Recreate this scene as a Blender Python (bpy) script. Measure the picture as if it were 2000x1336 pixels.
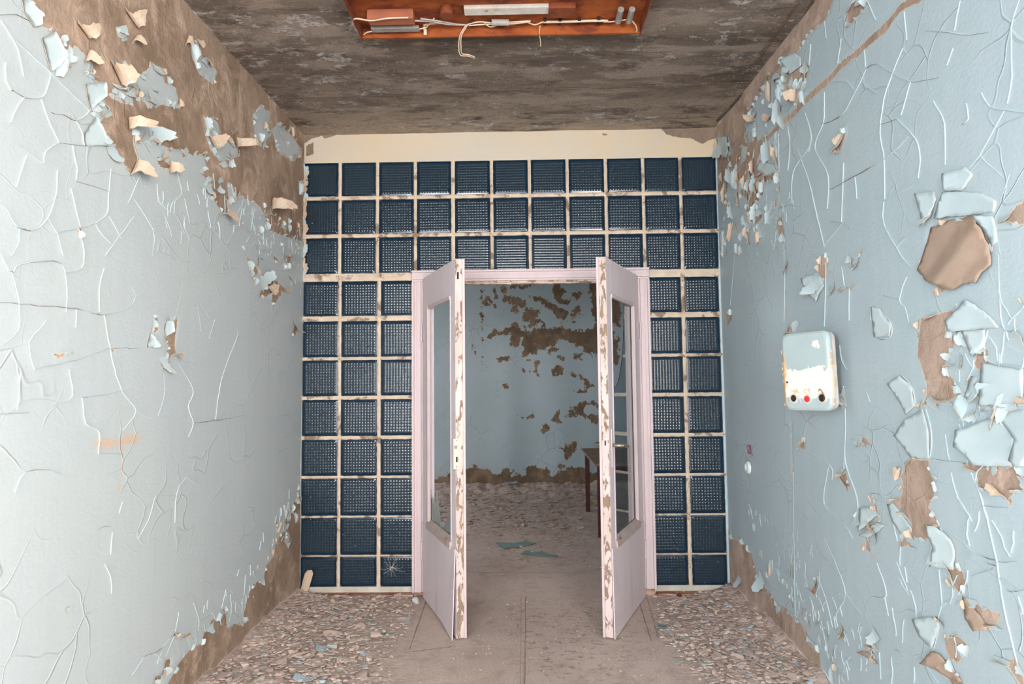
import bpy, bmesh, math, random
import numpy as np
from mathutils import Vector, Matrix, noise

random.seed(7); np.random.seed(7)
rnd = random.uniform
for o in list(bpy.data.objects): bpy.data.objects.remove(o)
SC = bpy.context.scene
COL = SC.collection
PI = math.pi

# ---------------------------------------------------------------- camera
F_PX = 1200.0
CAM_Z = 1.41
D = 4.10            # the glass block partition stands at y = D
DF = 7.60           # far wall of the room beyond
ROT = Matrix.Rotation(math.radians(0.95), 4, 'Z') @ Matrix.Rotation(math.radians(90 + 3.43), 4, 'X') @ Matrix.Rotation(math.radians(-0.6), 4, 'Z')
cam_d = bpy.data.cameras.new('camera'); cam = bpy.data.objects.new('camera', cam_d); COL.objects.link(cam)
cam.matrix_world = Matrix.Translation((0, 0, CAM_Z)) @ ROT
cam_d.sensor_width = 36; cam_d.lens = F_PX / 2000 * 36; cam_d.clip_start = 0.02
SC.camera = cam

def ray(px, py):
    return (ROT.to_3x3() @ Vector(((px - 1000) / F_PX, (668 - py) / F_PX, -1)))
def hit(px, py, axis, val):
    d = ray(px, py); o = (0, 0, CAM_Z)
    t = (val - o[axis]) / d[axis]
    return Vector((d.x * t, d.y * t, CAM_Z + d.z * t))
def project(p):
    v = ROT.to_3x3().transposed() @ (Vector(p) - Vector((0, 0, CAM_Z)))
    if v.z > -0.05: return (-9999, -9999)
    return (1000 + F_PX * v.x / -v.z, 668 - F_PX * v.y / -v.z)

XR0 = 1.34
# ---------------------------------------------------------------- world, lights, exposure
W = bpy.data.worlds.new('world'); SC.world = W; W.use_nodes = True
bg = W.node_tree.nodes['Background']; bg.inputs[0].default_value = (0.80, 0.90, 1.0, 1); bg.inputs[1].default_value = 1.2
SC.view_settings.view_transform = 'Standard'; SC.view_settings.look = 'None'
SC.view_settings.gamma = 1.0; SC.view_settings.use_curve_mapping = False
SC.view_settings.exposure = 1.24
def area(name, loc, target, sx, sy, power, color):
    l = bpy.data.lights.new(name, 'AREA'); l.shape = 'RECTANGLE'; l.size = sx; l.size_y = sy; l.energy = power; l.color = color
    o = bpy.data.objects.new(name, l); COL.objects.link(o); o.location = loc
    o.rotation_euler = (Vector(target) - Vector(loc)).to_track_quat('-Z', 'Y').to_euler()
    return o
# daylight through the wide rear opening, a window in the right wall behind the camera, one in the left wall,
# and the side window of the far room
area('rear_window_light', (0.0, -3.05, 1.65), (0.0, 4.0, 1.3), 2.4, 2.4, 26, (1.0, 0.97, 0.95))
area('added_pier_highlight_light', (-0.88, -2.96, 1.55), (-0.88, 4.0, 1.5), 0.5, 1.5, 34, (1.0, 0.97, 0.95))  # unseen lamp added in the rear opening for highlights on the left glass pier
area('right_window_light', (XR0 + 0.05, -0.9, 1.65), (-1.5, 0.6, 1.4), 1.7, 1.5, 114, (1.0, 0.89, 0.805))
area('left_window_light', (-1.55, -1.35, 1.65), (1.4, 0.6, 1.2), 0.6, 1.1, 60, (0.86, 0.94, 1.0))
area('far_window_light', (-2.98, 5.7, 1.6), (1.5, 6.2, 0.8), 1.35, 1.45, 15, (0.98, 0.98, 1.0))
SC.cycles.max_bounces = 6; SC.cycles.diffuse_bounces = 3; SC.cycles.glossy_bounces = 2
SC.cycles.use_adaptive_sampling = True; SC.cycles.adaptive_threshold = 0.08; SC.cycles.adaptive_min_samples = 8
SC.cycles.transmission_bounces = 5; SC.cycles.caustics_reflective = False; SC.cycles.caustics_refractive = False
SC.cycles.sample_clamp_indirect = 4.0

# ---------------------------------------------------------------- node helpers
def srgb(r, g, b):
    f = lambda c: (c / 255 / 12.92) if c / 255 <= 0.04045 else ((c / 255 + 0.055) / 1.055) ** 2.4
    return (f(r), f(g), f(b), 1)
class NT:
    def __init__(s, name):
        s.m = bpy.data.materials.new(name); s.m.use_nodes = True; s.t = s.m.node_tree
        s.b = s.t.nodes['Principled BSDF']
    def n(s, typ, **kw):
        nd = s.t.nodes.new(typ)
        for k, v in kw.items():
            if k.startswith('_'): setattr(nd, k[1:], v)
        return nd
    def put(s, sock, v):
        if hasattr(v, 'is_linked') or isinstance(v, bpy.types.NodeSocket): s.t.links.new(v, sock)
        else: sock.default_value = v
    def co(s, scale=(1, 1, 1), kind='Object'):
        c = s.n('ShaderNodeTexCoord'); m = s.n('ShaderNodeMapping'); s.t.links.new(c.outputs[kind], m.inputs[0])
        m.inputs['Scale'].default_value = scale
        return m.outputs[0]
    def noise(s, vec, scale, detail=4, rough=0.55, dist=0.0):
        k = s.n('ShaderNodeTexNoise'); s.t.links.new(vec, k.inputs['Vector']); k.inputs['Scale'].default_value = scale
        k.inputs['Detail'].default_value = detail; k.inputs['Roughness'].default_value = rough; k.inputs['Distortion'].default_value = dist
        return k.outputs[0]
    def voronoi(s, vec, scale, feature='F1', rand=1.0):
        k = s.n('ShaderNodeTexVoronoi', _feature=feature); s.t.links.new(vec, k.inputs['Vector']); k.inputs['Scale'].default_value = scale
        k.inputs['Randomness'].default_value = rand
        return k.outputs['Distance']
    def math(s, op, a, b=0.0, clamp=False):
        k = s.n('ShaderNodeMath', _operation=op, _use_clamp=clamp); s.put(k.inputs[0], a); s.put(k.inputs[1], b); return k.outputs[0]
    def ramp(s, fac, lo, hi, a=0.0, b=1.0):
        k = s.n('ShaderNodeMapRange', _interpolation_type='LINEAR', _clamp=True); s.put(k.inputs[0], fac)
        k.inputs[1].default_value = lo; k.inputs[2].default_value = hi; k.inputs[3].default_value = a; k.inputs[4].default_value = b
        return k.outputs[0]
    def mix(s, fac, a, b, blend='MIX'):
        k = s.n('ShaderNodeMix', _data_type='RGBA', _blend_type=blend); s.put(k.inputs[0], fac); s.put(k.inputs[6], a); s.put(k.inputs[7], b)
        return k.outputs[2]
    def attr(s, name):
        k = s.n('ShaderNodeAttribute', _attribute_name=name); return k.outputs['Fac']
    def bump(s, h, strength=0.5, dist=0.002, prev=None):
        k = s.n('ShaderNodeBump'); k.inputs['Strength'].default_value = strength; k.inputs['Distance'].default_value = dist
        s.put(k.inputs['Height'], h)
        if prev is not None: s.put(k.inputs['Normal'], prev)
        return k.outputs[0]
    def fin(s, color, rough=0.6, normal=None, spec=0.3, metal=0.0):
        s.put(s.b.inputs['Base Color'], color); s.put(s.b.inputs['Roughness'], rough)
        s.b.inputs['Specular IOR Level'].default_value = spec; s.put(s.b.inputs['Metallic'], metal)
        if normal is not None: s.put(s.b.inputs['Normal'], normal)
        return s.m

PAINT = srgb(176, 187, 190); PAINT2 = srgb(186, 195, 196)
CREAM = srgb(214, 190, 160)
PLAST_A = srgb(136, 117, 100); PLAST_B = srgb(166, 145, 128); PLAST_C = srgb(200, 177, 158)

def wall_paint_mat(name, paint, paint2, pa, pb, pc, stretch=(1, 1, 1), crack=1.0, coarse=0.03, fine=0.012):
    t = NT(name); v = t.co()
    sd = t.attr('bare')
    n1 = t.noise(v, 14, 3); n2 = t.noise(v, 70, 3, 0.6)
    e = t.math('ADD', sd, t.math('MULTIPLY', t.math('SUBTRACT', n1, 0.5), coarse))
    e = t.math('ADD', e, t.math('MULTIPLY', t.math('SUBTRACT', n2, 0.5), fine))
    mask = t.ramp(e, -0.0005, 0.0005)
    under = t.ramp(e, 0.0012, 0.0022)
    # plaster
    pn = t.noise(t.co((1, 1, 0.7)), 5.5, 5, 0.6, 0.6); pn2 = t.noise(v, 28, 5, 0.65); pn3 = t.noise(v, 160, 3)
    pl = t.mix(t.ramp(pn, 0.40, 0.60), pa, pb); pl = t.mix(t.ramp(t.noise(t.co((1, 1, 0.8)), 6.5, 6, 0.7, 0.8), 0.50, 0.64, 0, 0.85), pl, pc)
    pl = t.mix(t.ramp(t.noise(v, 3.1, 4, 0.6, 1.0), 0.54, 0.60, 0, 0.35), pl, srgb(112, 92, 74))
    pl = t.mix(t.ramp(pn3, 0.3, 0.7, 0.0, 0.35), pl, pa)
    # paint with faint vertical runs
    st = t.noise(t.co((1, 26, 0.5)), 1.0, 4, 0.6)
    st2 = t.noise(v, 1.6, 3)
    pc_ = t.mix(t.ramp(st, 0.35, 0.75, 0, 0.5), paint, paint2)
    pc_ = t.mix(t.ramp(st2, 0.4, 0.65, 0, 0.3), pc_, srgb(176, 188, 198))
    pc_ = t.mix(t.ramp(t.noise(v, 45, 4, 0.7), 0.66, 0.78, 0, 0.25), pc_, srgb(140, 150, 148))
    # rust stain carried by an attribute
    stn = t.math('ADD', t.attr('stain'), t.math('MULTIPLY', t.math('SUBTRACT', n2, 0.5), 0.06))
    pc_ = t.mix(t.math('MULTIPLY', t.ramp(stn, -0.008, 0.02), 0.55), pc_, srgb(214, 158, 104))
    # craquelure: broad cells
    wv = t.n('ShaderNodeVectorMath', _operation='ADD')
    t.t.links.new(v, wv.inputs[0])
    nn = t.n('ShaderNodeTexNoise'); t.t.links.new(v, nn.inputs['Vector']); nn.inputs['Scale'].default_value = 3.0
    sc_ = t.n('ShaderNodeVectorMath', _operation='SCALE'); t.t.links.new(nn.outputs['Color'], sc_.inputs[0]); sc_.inputs['Scale'].default_value = 0.30
    t.t.links.new(sc_.outputs[0], wv.inputs[1])
    vd = t.voronoi(wv.outputs[0], 5.2, 'DISTANCE_TO_EDGE')
    gate = t.ramp(t.noise(v, 2.2, 2), 0.48, 0.60)
    cr = t.math('MULTIPLY', t.ramp(vd, 0.0, 0.022, 1, 0), gate)
    pc_ = t.mix(t.math('MULTIPLY', t.math('MULTIPLY', t.ramp(vd, 0.0, 0.006, 1, 0), gate), 0.30 * crack), pc_, srgb(120, 122, 116))
    col = t.mix(mask, pc_, t.mix(under, CREAM, pl))
    h = t.math('ADD', t.math('MULTIPLY', t.math('SUBTRACT', 1.0, mask), 1.0), t.math('MULTIPLY', cr, 0.8 * crack))
    nb = t.bump(h, 0.9, 0.0025)
    h2 = t.math('ADD', t.math('MULTIPLY', mask, t.math('ADD', t.math('MULTIPLY', pn2, 1.6), t.math('MULTIPLY', pn, 2.0))), t.math('MULTIPLY', n2, 0.25))
    nb = t.bump(h2, 0.6, 0.006, nb)
    r = t.ramp(mask, 0, 1, 0.42, 0.9)
    return t.fin(col, r, nb, 0.35)

def simple_mat(name, c1, c2, scale=20, rough=0.6, bump=0.3, bscale=60, metal=0.0, c3=None, t3=(0.6, 0.66), stretch=(1, 1, 1), spec=0.3, bd=0.002):
    t = NT(name); v = t.co(stretch)
    col = t.mix(t.ramp(t.noise(v, scale, 5, 0.6), 0.35, 0.65), c1, c2)
    if c3 is not None: col = t.mix(t.ramp(t.noise(v, scale * 0.6, 5, 0.65, 0.4), t3[0], t3[1]), col, c3)
    return t.fin(col, rough, t.bump(t.noise(v, bscale, 4, 0.6), bump, bd), spec, metal)

M = {}
M['wall'] = wall_paint_mat('peeling_blue_paint', PAINT, PAINT2, PLAST_A, PLAST_B, PLAST_C)
M['wall_r'] = wall_paint_mat('peeling_blue_paint_right', srgb(170, 188, 194), srgb(180, 196, 200), srgb(160, 139, 124), srgb(184, 162, 147), srgb(204, 183, 169))
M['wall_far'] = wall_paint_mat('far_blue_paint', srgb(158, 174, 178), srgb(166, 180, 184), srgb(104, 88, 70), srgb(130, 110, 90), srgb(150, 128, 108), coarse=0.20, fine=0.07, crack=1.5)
M['lintel'] = wall_paint_mat('cream_limewash', srgb(204, 187, 161), srgb(212, 196, 170), srgb(124, 108, 94), srgb(140, 122, 106), srgb(150, 132, 116), crack=0.0)
M['flake_front'] = simple_mat('paint_flake_face', srgb(172, 189, 194), srgb(182, 197, 200), 8, 0.45, 0.1)
M['flake_back'] = simple_mat('paint_flake_back', srgb(184, 164, 144), srgb(200, 180, 160), 25, 0.75, 0.2)
M['flake_slit'] = simple_mat('paint_flake_slit', srgb(110, 84, 68), srgb(150, 116, 96), 60, 0.9, 0.2)
M['plaster'] = simple_mat('bare_plaster', PLAST_B, PLAST_C, 9, 0.9, 0.4, 40)
M['sheet_back'] = simple_mat('paint_sheet_back', srgb(154, 134, 119), srgb(170, 149, 134), 7, 0.75, 0.35, 24, c3=srgb(150, 124, 104), t3=(0.55, 0.8))
M['grout'] = simple_mat('cream_mortar', srgb(214, 197, 176), srgb(196, 179, 160), 14, 0.85, 0.6, 90, c3=srgb(138, 121, 106), t3=(0.54, 0.60))
M['white_plaster'] = simple_mat('white_plaster', srgb(200, 196, 184), srgb(180, 172, 160), 12, 0.85, 0.4)
M['pink'] = simple_mat('pink_gloss_wood_paint', srgb(200, 184, 187), srgb(208, 191, 192), 6, 0.42, 0.25, 40, c3=srgb(196, 176, 172), t3=(0.62, 0.8), stretch=(3, 3, 0.6))
M['pink_grey'] = simple_mat('greyed_pink_wood_paint', srgb(216, 203, 207), srgb(221, 208, 211), 4, 0.5, 0.2, 30, c3=srgb(196, 182, 182), t3=(0.6, 0.85), stretch=(2, 2, 0.7))
M['pink_worn'] = None
t = NT('worn_edge_paint'); v = t.co((1, 1, 0.35))
mk = t.ramp(t.noise(v, 26, 5, 0.7, 0.5), 0.525, 0.545)
colr = t.mix(mk, t.mix(t.ramp(t.noise(v, 10, 3), 0.4, 0.6), srgb(214, 196, 192), srgb(200, 180, 172)), t.mix(t.noise(v, 50, 4), srgb(116, 96, 78), srgb(160, 138, 116)))
M['pink_worn'] = t.fin(colr, 0.6, t.bump(t.math('SUBTRACT', 1.0, mk), 0.8, 0.002), 0.3)
M['brown_wood'] = simple_mat('red_brown_sill_wood', srgb(150, 104, 82), srgb(128, 84, 64), 10, 0.7, 0.4, 50, c3=srgb(184, 162, 144), t3=(0.46, 0.58), stretch=(0.5, 3, 3))
M['seam'] = simple_mat('dark_seam', srgb(110, 84, 66), srgb(80, 62, 50), 30, 0.9, 0.2)
M['table_red'] = simple_mat('dark_red_table_leg', srgb(84, 34, 30), srgb(62, 26, 24), 12, 0.5, 0.2)
M['table_top'] = simple_mat('dusty_table_top', srgb(150, 128, 112), srgb(124, 104, 90), 8, 0.8, 0.3)
M['steel'] = simple_mat('dull_steel', srgb(176, 168, 152), srgb(140, 130, 112), 20, 0.38, 0.1, metal=0.7)
M['ivory_metal'] = simple_mat('painted_lock_plate', srgb(236, 222, 196), srgb(226, 208, 178), 14, 0.5, 0.15, c3=srgb(190, 150, 90), t3=(0.66, 0.72))
M['dark'] = simple_mat('dark_hole', srgb(50, 38, 32), srgb(36, 28, 24), 20, 0.9, 0.1)
M['rust'] = simple_mat('orange_rust', srgb(122, 58, 30), srgb(156, 84, 38), 16, 0.85, 0.6, 70, c3=srgb(104, 48, 30), t3=(0.50, 0.60), stretch=(0.5, 1, 1))
M['rust_dark'] = simple_mat('dark_rust', srgb(98, 52, 34), srgb(128, 66, 38), 20, 0.85, 0.5, 60, c3=srgb(160, 150, 140), t3=(0.70, 0.74))
M['rust_flat'] = simple_mat('rust_brown_ballast', srgb(140, 82, 62), srgb(156, 94, 70), 8, 0.7, 0.2)
M['wire'] = simple_mat('old_white_wire', srgb(206, 186, 162), srgb(188, 168, 148), 20, 0.6, 0.1)
M['grey_wire'] = simple_mat('grey_wire', srgb(168, 158, 158), srgb(150, 140, 138), 20, 0.6, 0.1)
M['bakelite'] = simple_mat('grey_capacitor', srgb(150, 146, 142), srgb(124, 118, 112), 14, 0.6, 0.2)
M['white_oxide'] = simple_mat('white_enamel_worn', srgb(206, 202, 196), srgb(186, 178, 166), 18, 0.6, 0.3, c3=srgb(156, 96, 50), t3=(0.62, 0.66))
M['button_red'] = simple_mat('red_button', srgb(196, 40, 44), srgb(214, 70, 66), 40, 0.4, 0.1, c3=srgb(230, 214, 210), t3=(0.52, 0.6))
M['red_ink'] = simple_mat('red_stencil_ink', srgb(176, 40, 76), srgb(160, 30, 66), 40, 0.7, 0.0)
M['yellow_ink'] = simple_mat('faded_yellow_lettering', srgb(196, 146, 60), srgb(214, 176, 96), 60, 0.7, 0.0)
M['ring'] = simple_mat('white_plastic_ring', srgb(206, 218, 216), srgb(214, 224, 224), 8, 0.4, 0.05)
M['green_glass'] = simple_mat('dull_green_glass', srgb(98, 128, 122), srgb(112, 142, 134), 8, 0.25, 0.05, spec=0.5)
M['brick_red'] = simple_mat('dark_red_crumb', srgb(104, 50, 38), srgb(84, 40, 32), 30, 0.9, 0.5)
M['cobweb'] = simple_mat('cobweb_dust', srgb(190, 190, 190), srgb(170, 170, 172), 30, 1.0, 0.0)
# dusty chips
M['chip_cream'] = simple_mat('chip_cream', srgb(210, 190, 178), srgb(194, 174, 162), 14, 0.85, 0.2)
M['chip_pink'] = simple_mat('chip_dusty', srgb(182, 163, 154), srgb(168, 150, 141), 14, 0.9, 0.2)
M['chip_grey'] = simple_mat('chip_grey_blue', srgb(166, 172, 170), srgb(178, 182, 180), 14, 0.8, 0.2)
M['chip_blue'] = simple_mat('chip_light_blue', srgb(180, 200, 212), srgb(166, 190, 206), 14, 0.6, 0.1)

# floor
t = NT('dusty_concrete_floor'); v = t.co()
c = t.mix(t.ramp(t.noise(v, 1.8, 5, 0.6), 0.35, 0.65), srgb(186, 168, 158), srgb(198, 181, 171))
c = t.mix(t.ramp(t.noise(v, 9, 6, 0.7, 0.3), 0.50, 0.66, 0, 0.6), c, srgb(164, 145, 134))
scuff = t.math('MULTIPLY', t.ramp(t.noise(t.co((1.6, 3.2, 1)), 9, 6, 0.75, 0.2), 0.56, 0.60), t.ramp(t.attr('scuff'), -0.12, 0.15))
c = t.mix(t.math('MULTIPLY', scuff, 0.65), c, srgb(104, 96, 88))
sp = t.ramp(t.voronoi(v, 70), 0.0, 0.12, 1, 0)
c = t.mix(t.math('MULTIPLY', sp, 0.5), c, srgb(206, 188, 174))
g = t.ramp(t.math('ADD', t.attr('groove'), t.math('MULTIPLY', t.math('SUBTRACT', t.noise(v, 40, 3), 0.5), 0.008)), -0.001, 0.003)
c = t.mix(t.math('MULTIPLY', g, 0.6), c, srgb(118, 98, 86))
pl_ = t.ramp(t.attr('pile'), -0.15, 0.1)
c = t.mix(t.math('MULTIPLY', pl_, t.ramp(t.noise(v, 26, 5, 0.7), 0.45, 0.6, 0, 0.7)), c, srgb(156, 138, 128))
hh = t.math('ADD', t.noise(v, 60, 5, 0.7), t.math('MULTIPLY', g, -1.2))
hh = t.math('ADD', hh, t.math('MULTIPLY', pl_, t.math('MULTIPLY', t.voronoi(t.co((1, 1.6, 1)), 34), 1.0)))
M['floor'] = t.fin(c, 0.88, t.bump(hh, 0.6, 0.006), 0.25)
# ceiling
t = NT('stained_concrete_ceiling'); vs = t.co((0.8, 2.4, 1)); v = t.co(); vm = t.co((1.0, 1.8, 1))
c = t.mix(t.ramp(t.noise(vs, 1.3, 7, 0.68, 0.4), 0.36, 0.62), srgb(92, 82, 73), srgb(126, 113, 102))
c = t.mix(t.ramp(t.noise(vs, 2.6, 7, 0.68, 0.3), 0.50, 0.56, 0, 0.75), c, srgb(154, 140, 128))
c = t.mix(t.ramp(t.noise(vs, 3.7, 6, 0.70, 0.5), 0.55, 0.60, 0, 0.7), c, srgb(80, 71, 62))
edge = t.ramp(t.attr('edge'), 0.0, 1.0)
c = t.mix(t.math('MULTIPLY', edge, t.ramp(t.noise(vs, 3.0, 7, 0.72, 0.4), 0.42, 0.52)), c, srgb(176, 160, 142))
wm = t.math('MULTIPLY', t.ramp(t.noise(vm, 6, 9, 0.80, 0.2), 0.53, 0.555), t.ramp(t.noise(vs, 1.1, 3, 0.6), 0.44, 0.52))
c = t.mix(t.math('MULTIPLY', wm, 0.85), c, srgb(186, 178, 172))
fl = t.math('MULTIPLY', t.ramp(t.noise(v, 34, 6, 0.85), 0.57, 0.60, 0, 0.8), t.ramp(t.noise(v, 4, 4, 0.7), 0.46, 0.54))
c = t.mix(fl, c, srgb(172, 164, 158))
c = t.mix(t.ramp(t.noise(v, 90, 4, 0.8), 0.4, 0.7, 0, 0.3), c, srgb(76, 68, 60))
g = t.ramp(t.math('ADD', t.attr('groove'), t.math('MULTIPLY', t.math('SUBTRACT', t.noise(v, 30, 3), 0.5), 0.01)), -0.001, 0.003)
c = t.mix(t.math('MULTIPLY', g, 0.6), c, srgb(66, 52, 44))
M['ceiling'] = t.fin(c, 0.92, t.bump(t.math('ADD', t.noise(v, 70, 6, 0.75), t.math('ADD', t.math('MULTIPLY', wm, 1.2), t.math('MULTIPLY', t.noise(vs, 2.6, 7, 0.7), 2.0))), 0.8, 0.006), 0.2)
# glass block: dark blue pressed glass
def glass_mat(name, color, rough, trans):
    m = bpy.data.materials.new(name); m.use_nodes = True; b = m.node_tree.nodes['Principled BSDF']
    b.inputs['Base Color'].default_value = color; b.inputs['Roughness'].default_value = rough
    b.inputs['Transmission Weight'].default_value = trans; b.inputs['IOR'].default_value = 1.5
    return m
M['block'] = glass_mat('blue_pressed_glass', (0.025, 0.048, 0.070, 1), 0.085, 0.30)
M['block_edge'] = glass_mat('dark_blue_glass_rim', (0.006, 0.027, 0.058, 1), 0.16, 0.2)
M['pane'] = glass_mat('window_glass', (0.80, 0.86, 0.85, 1), 0.03, 1.0)

# ---------------------------------------------------------------- object helpers
def prop(o, label=None, cat=None, group=None, kind=None):
    if label: o['label'] = label
    if cat: o['category'] = cat
    if group: o['group'] = group
    if kind: o['kind'] = kind
    return o
def empty(name, loc=(0, 0, 0), rz=0.0, parent=None):
    o = bpy.data.objects.new(name, None); COL.objects.link(o); o.location = loc; o.rotation_euler = (0, 0, rz)
    o.empty_display_size = 0.05
    if parent: o.parent = parent
    return o
def link(name, me, parent=None, loc=None):
    o = bpy.data.objects.new(name, me); COL.objects.link(o)
    if parent: o.parent = parent
    if loc is not None: o.location = loc
    return o
def mesh(name, verts, faces, mats, mi=None, smooth=False):
    me = bpy.data.meshes.new(name); me.from_pydata([tuple(v) for v in verts], [], faces)
    for m in (mats if isinstance(mats, (list, tuple)) else [mats]): me.materials.append(m)
    if mi is not None: me.polygons.foreach_set('material_index', np.array(mi, dtype=np.int32))
    if smooth: me.polygons.foreach_set('use_smooth', np.ones(len(me.polygons), dtype=bool))
    me.update(); return me
class MB:
    def __init__(s): s.v = []; s.f = []; s.m = []
    def add(s, vs, fs, mi=0):
        k = len(s.v); s.v += [tuple(v) for v in vs]; s.f += [tuple(i + k for i in f) for f in fs]
        s.m += (mi if isinstance(mi, list) else [mi] * len(fs))
    def box(s, x0, x1, y0, y1, z0, z1, mi=0):
        s.add([(x0, y0, z0), (x1, y0, z0), (x1, y1, z0), (x0, y1, z0), (x0, y0, z1), (x1, y0, z1), (x1, y1, z1), (x0, y1, z1)],
              [(0, 3, 2, 1), (4, 5, 6, 7), (0, 1, 5, 4), (1, 2, 6, 5), (2, 3, 7, 6), (3, 0, 4, 7)], mi)
    def cyl(s, p, q, r, n=12, mi=0, r2=None):
        p = Vector(p); q = Vector(q); a = (q - p).normalized(); u = a.orthogonal().normalized(); w = a.cross(u); r2 = r if r2 is None else r2
        vs = [p + (u * math.cos(2 * PI * i / n) + w * math.sin(2 * PI * i / n)) * r for i in range(n)] + \
             [q + (u * math.cos(2 * PI * i / n) + w * math.sin(2 * PI * i / n)) * r2 for i in range(n)]
        fs = [(i, (i + 1) % n, n + (i + 1) % n, n + i) for i in range(n)] + [tuple(range(n))[::-1], tuple(range(n, 2 * n))]
        s.add(vs, fs, mi)
    def tube(s, pts, r, n=6, mi=0):
        pts = [Vector(p) for p in pts]; rings = []
        for i, p in enumerate(pts):
            a = (pts[min(i + 1, len(pts) - 1)] - pts[max(i - 1, 0)]).normalized()
            ref = Vector((0, 0, 1)) if abs(a.z) < 0.9 else Vector((1, 0, 0))
            u = a.cross(ref).normalized(); w = a.cross(u)
            rings.append([p + (u * math.cos(2 * PI * k / n) + w * math.sin(2 * PI * k / n)) * r for k in range(n)])
        vs = [v for rg in rings for v in rg]; fs = []
        for i in range(len(pts) - 1):
            for k in range(n): fs.append((i * n + k, i * n + (k + 1) % n, (i + 1) * n + (k + 1) % n, (i + 1) * n + k))
        fs += [tuple(range(n))[::-1], tuple(range((len(pts) - 1) * n, len(pts) * n))]
        s.add(vs, fs, mi)
    def build(s, name, mats, parent=None, loc=None, smooth=False, bevel=0.0):
        me = mesh(name, s.v, s.f, mats, s.m, smooth)
        bm = bmesh.new(); bm.from_mesh(me); bmesh.ops.recalc_face_normals(bm, faces=bm.faces)
        if bevel > 0:
            bmesh.ops.bevel(bm, geom=[e for e in bm.edges if e.is_manifold and e.calc_face_angle(0) > 0.6], offset=bevel, segments=2, affect='EDGES', profile=0.6)
        bm.to_mesh(me); bm.free()
        return link(name, me, parent, loc)
def smoothline(pts, k=6, jit=0.0):
    """Catmull-Rom through the points"""
    P = [Vector(p) for p in pts]; out = []
    for i in range(len(P) - 1):
        p0 = P[max(i - 1, 0)]; p1 = P[i]; p2 = P[i + 1]; p3 = P[min(i + 2, len(P) - 1)]
        for j in range(k):
            u = j / k
            q = 0.5 * ((2 * p1) + (p2 - p0) * u + (2 * p0 - 5 * p1 + 4 * p2 - p3) * u * u + (3 * p1 - p0 - 3 * p2 + p3) * u ** 3)
            out.append(q + Vector((rnd(-jit, jit), rnd(-jit, jit), rnd(-jit, jit))) if jit else q)
    out.append(P[-1]); return out

# ---------------------------------------------------------------- signed distances on a plane (positive inside)
def sd_poly(pts, poly):
    p = np.asarray(poly, float); q = np.roll(p, -1, 0); x = pts[:, 0]; y = pts[:, 1]
    best = np.full(len(pts), 1e9); inside = np.zeros(len(pts), bool)
    for a, b in zip(p, q):
        e = b - a; w0 = x - a[0]; w1 = y - a[1]; L = e @ e + 1e-12
        tt = np.clip((w0 * e[0] + w1 * e[1]) / L, 0, 1)
        dd = (w0 - e[0] * tt) ** 2 + (w1 - e[1] * tt) ** 2; best = np.minimum(best, dd)
        c = ((a[1] > y) != (b[1] > y)); den = (b[1] - a[1]) if abs(b[1] - a[1]) > 1e-12 else 1e-12
        inside ^= c & (x < (b[0] - a[0]) * (y - a[1]) / den + a[0])
    return np.where(inside, 1, -1) * np.sqrt(best)
def sd_line(pts, line, r):
    x = pts[:, 0]; y = pts[:, 1]; best = np.full(len(pts), 1e9)
    for a, b in zip(line[:-1], line[1:]):
        a = np.array(a, float); b = np.array(b, float); e = b - a; L = e @ e + 1e-12
        tt = np.clip(((x - a[0]) * e[0] + (y - a[1]) * e[1]) / L, 0, 1)
        best = np.minimum(best, (x - a[0] - e[0] * tt) ** 2 + (y - a[1] - e[1] * tt) ** 2)
    return r - np.sqrt(best)

def pip(x, y, poly):
    c = False; n_ = len(poly); j = n_ - 1
    for i in range(n_):
        if (poly[i][1] > y) != (poly[j][1] > y) and x < (poly[j][0] - poly[i][0]) * (y - poly[i][1]) / (poly[j][1] - poly[i][1]) + poly[i][0]: c = not c
        j = i
    return c
class Plane:
    """axis: which world axis is constant; uv are the other two (horizontal, z) or (x, y) for floor/ceiling"""
    def __init__(s, axis, val, n): s.axis = axis; s.val = val; s.n = Vector(n)
    def uv(s, px, py):
        p = hit(px, py, s.axis, s.val); return s.to(p)
    def to(s, p): return tuple(p[i] for i in range(3) if i != s.axis)
    def P(s, u, v, h=0.0):
        c = [u, v]; c.insert(s.axis, s.val); return Vector(c) + s.n * h
    def vec(s, u, v):
        c = [u, v]; c.insert(s.axis, 0.0); return Vector(c)

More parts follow.
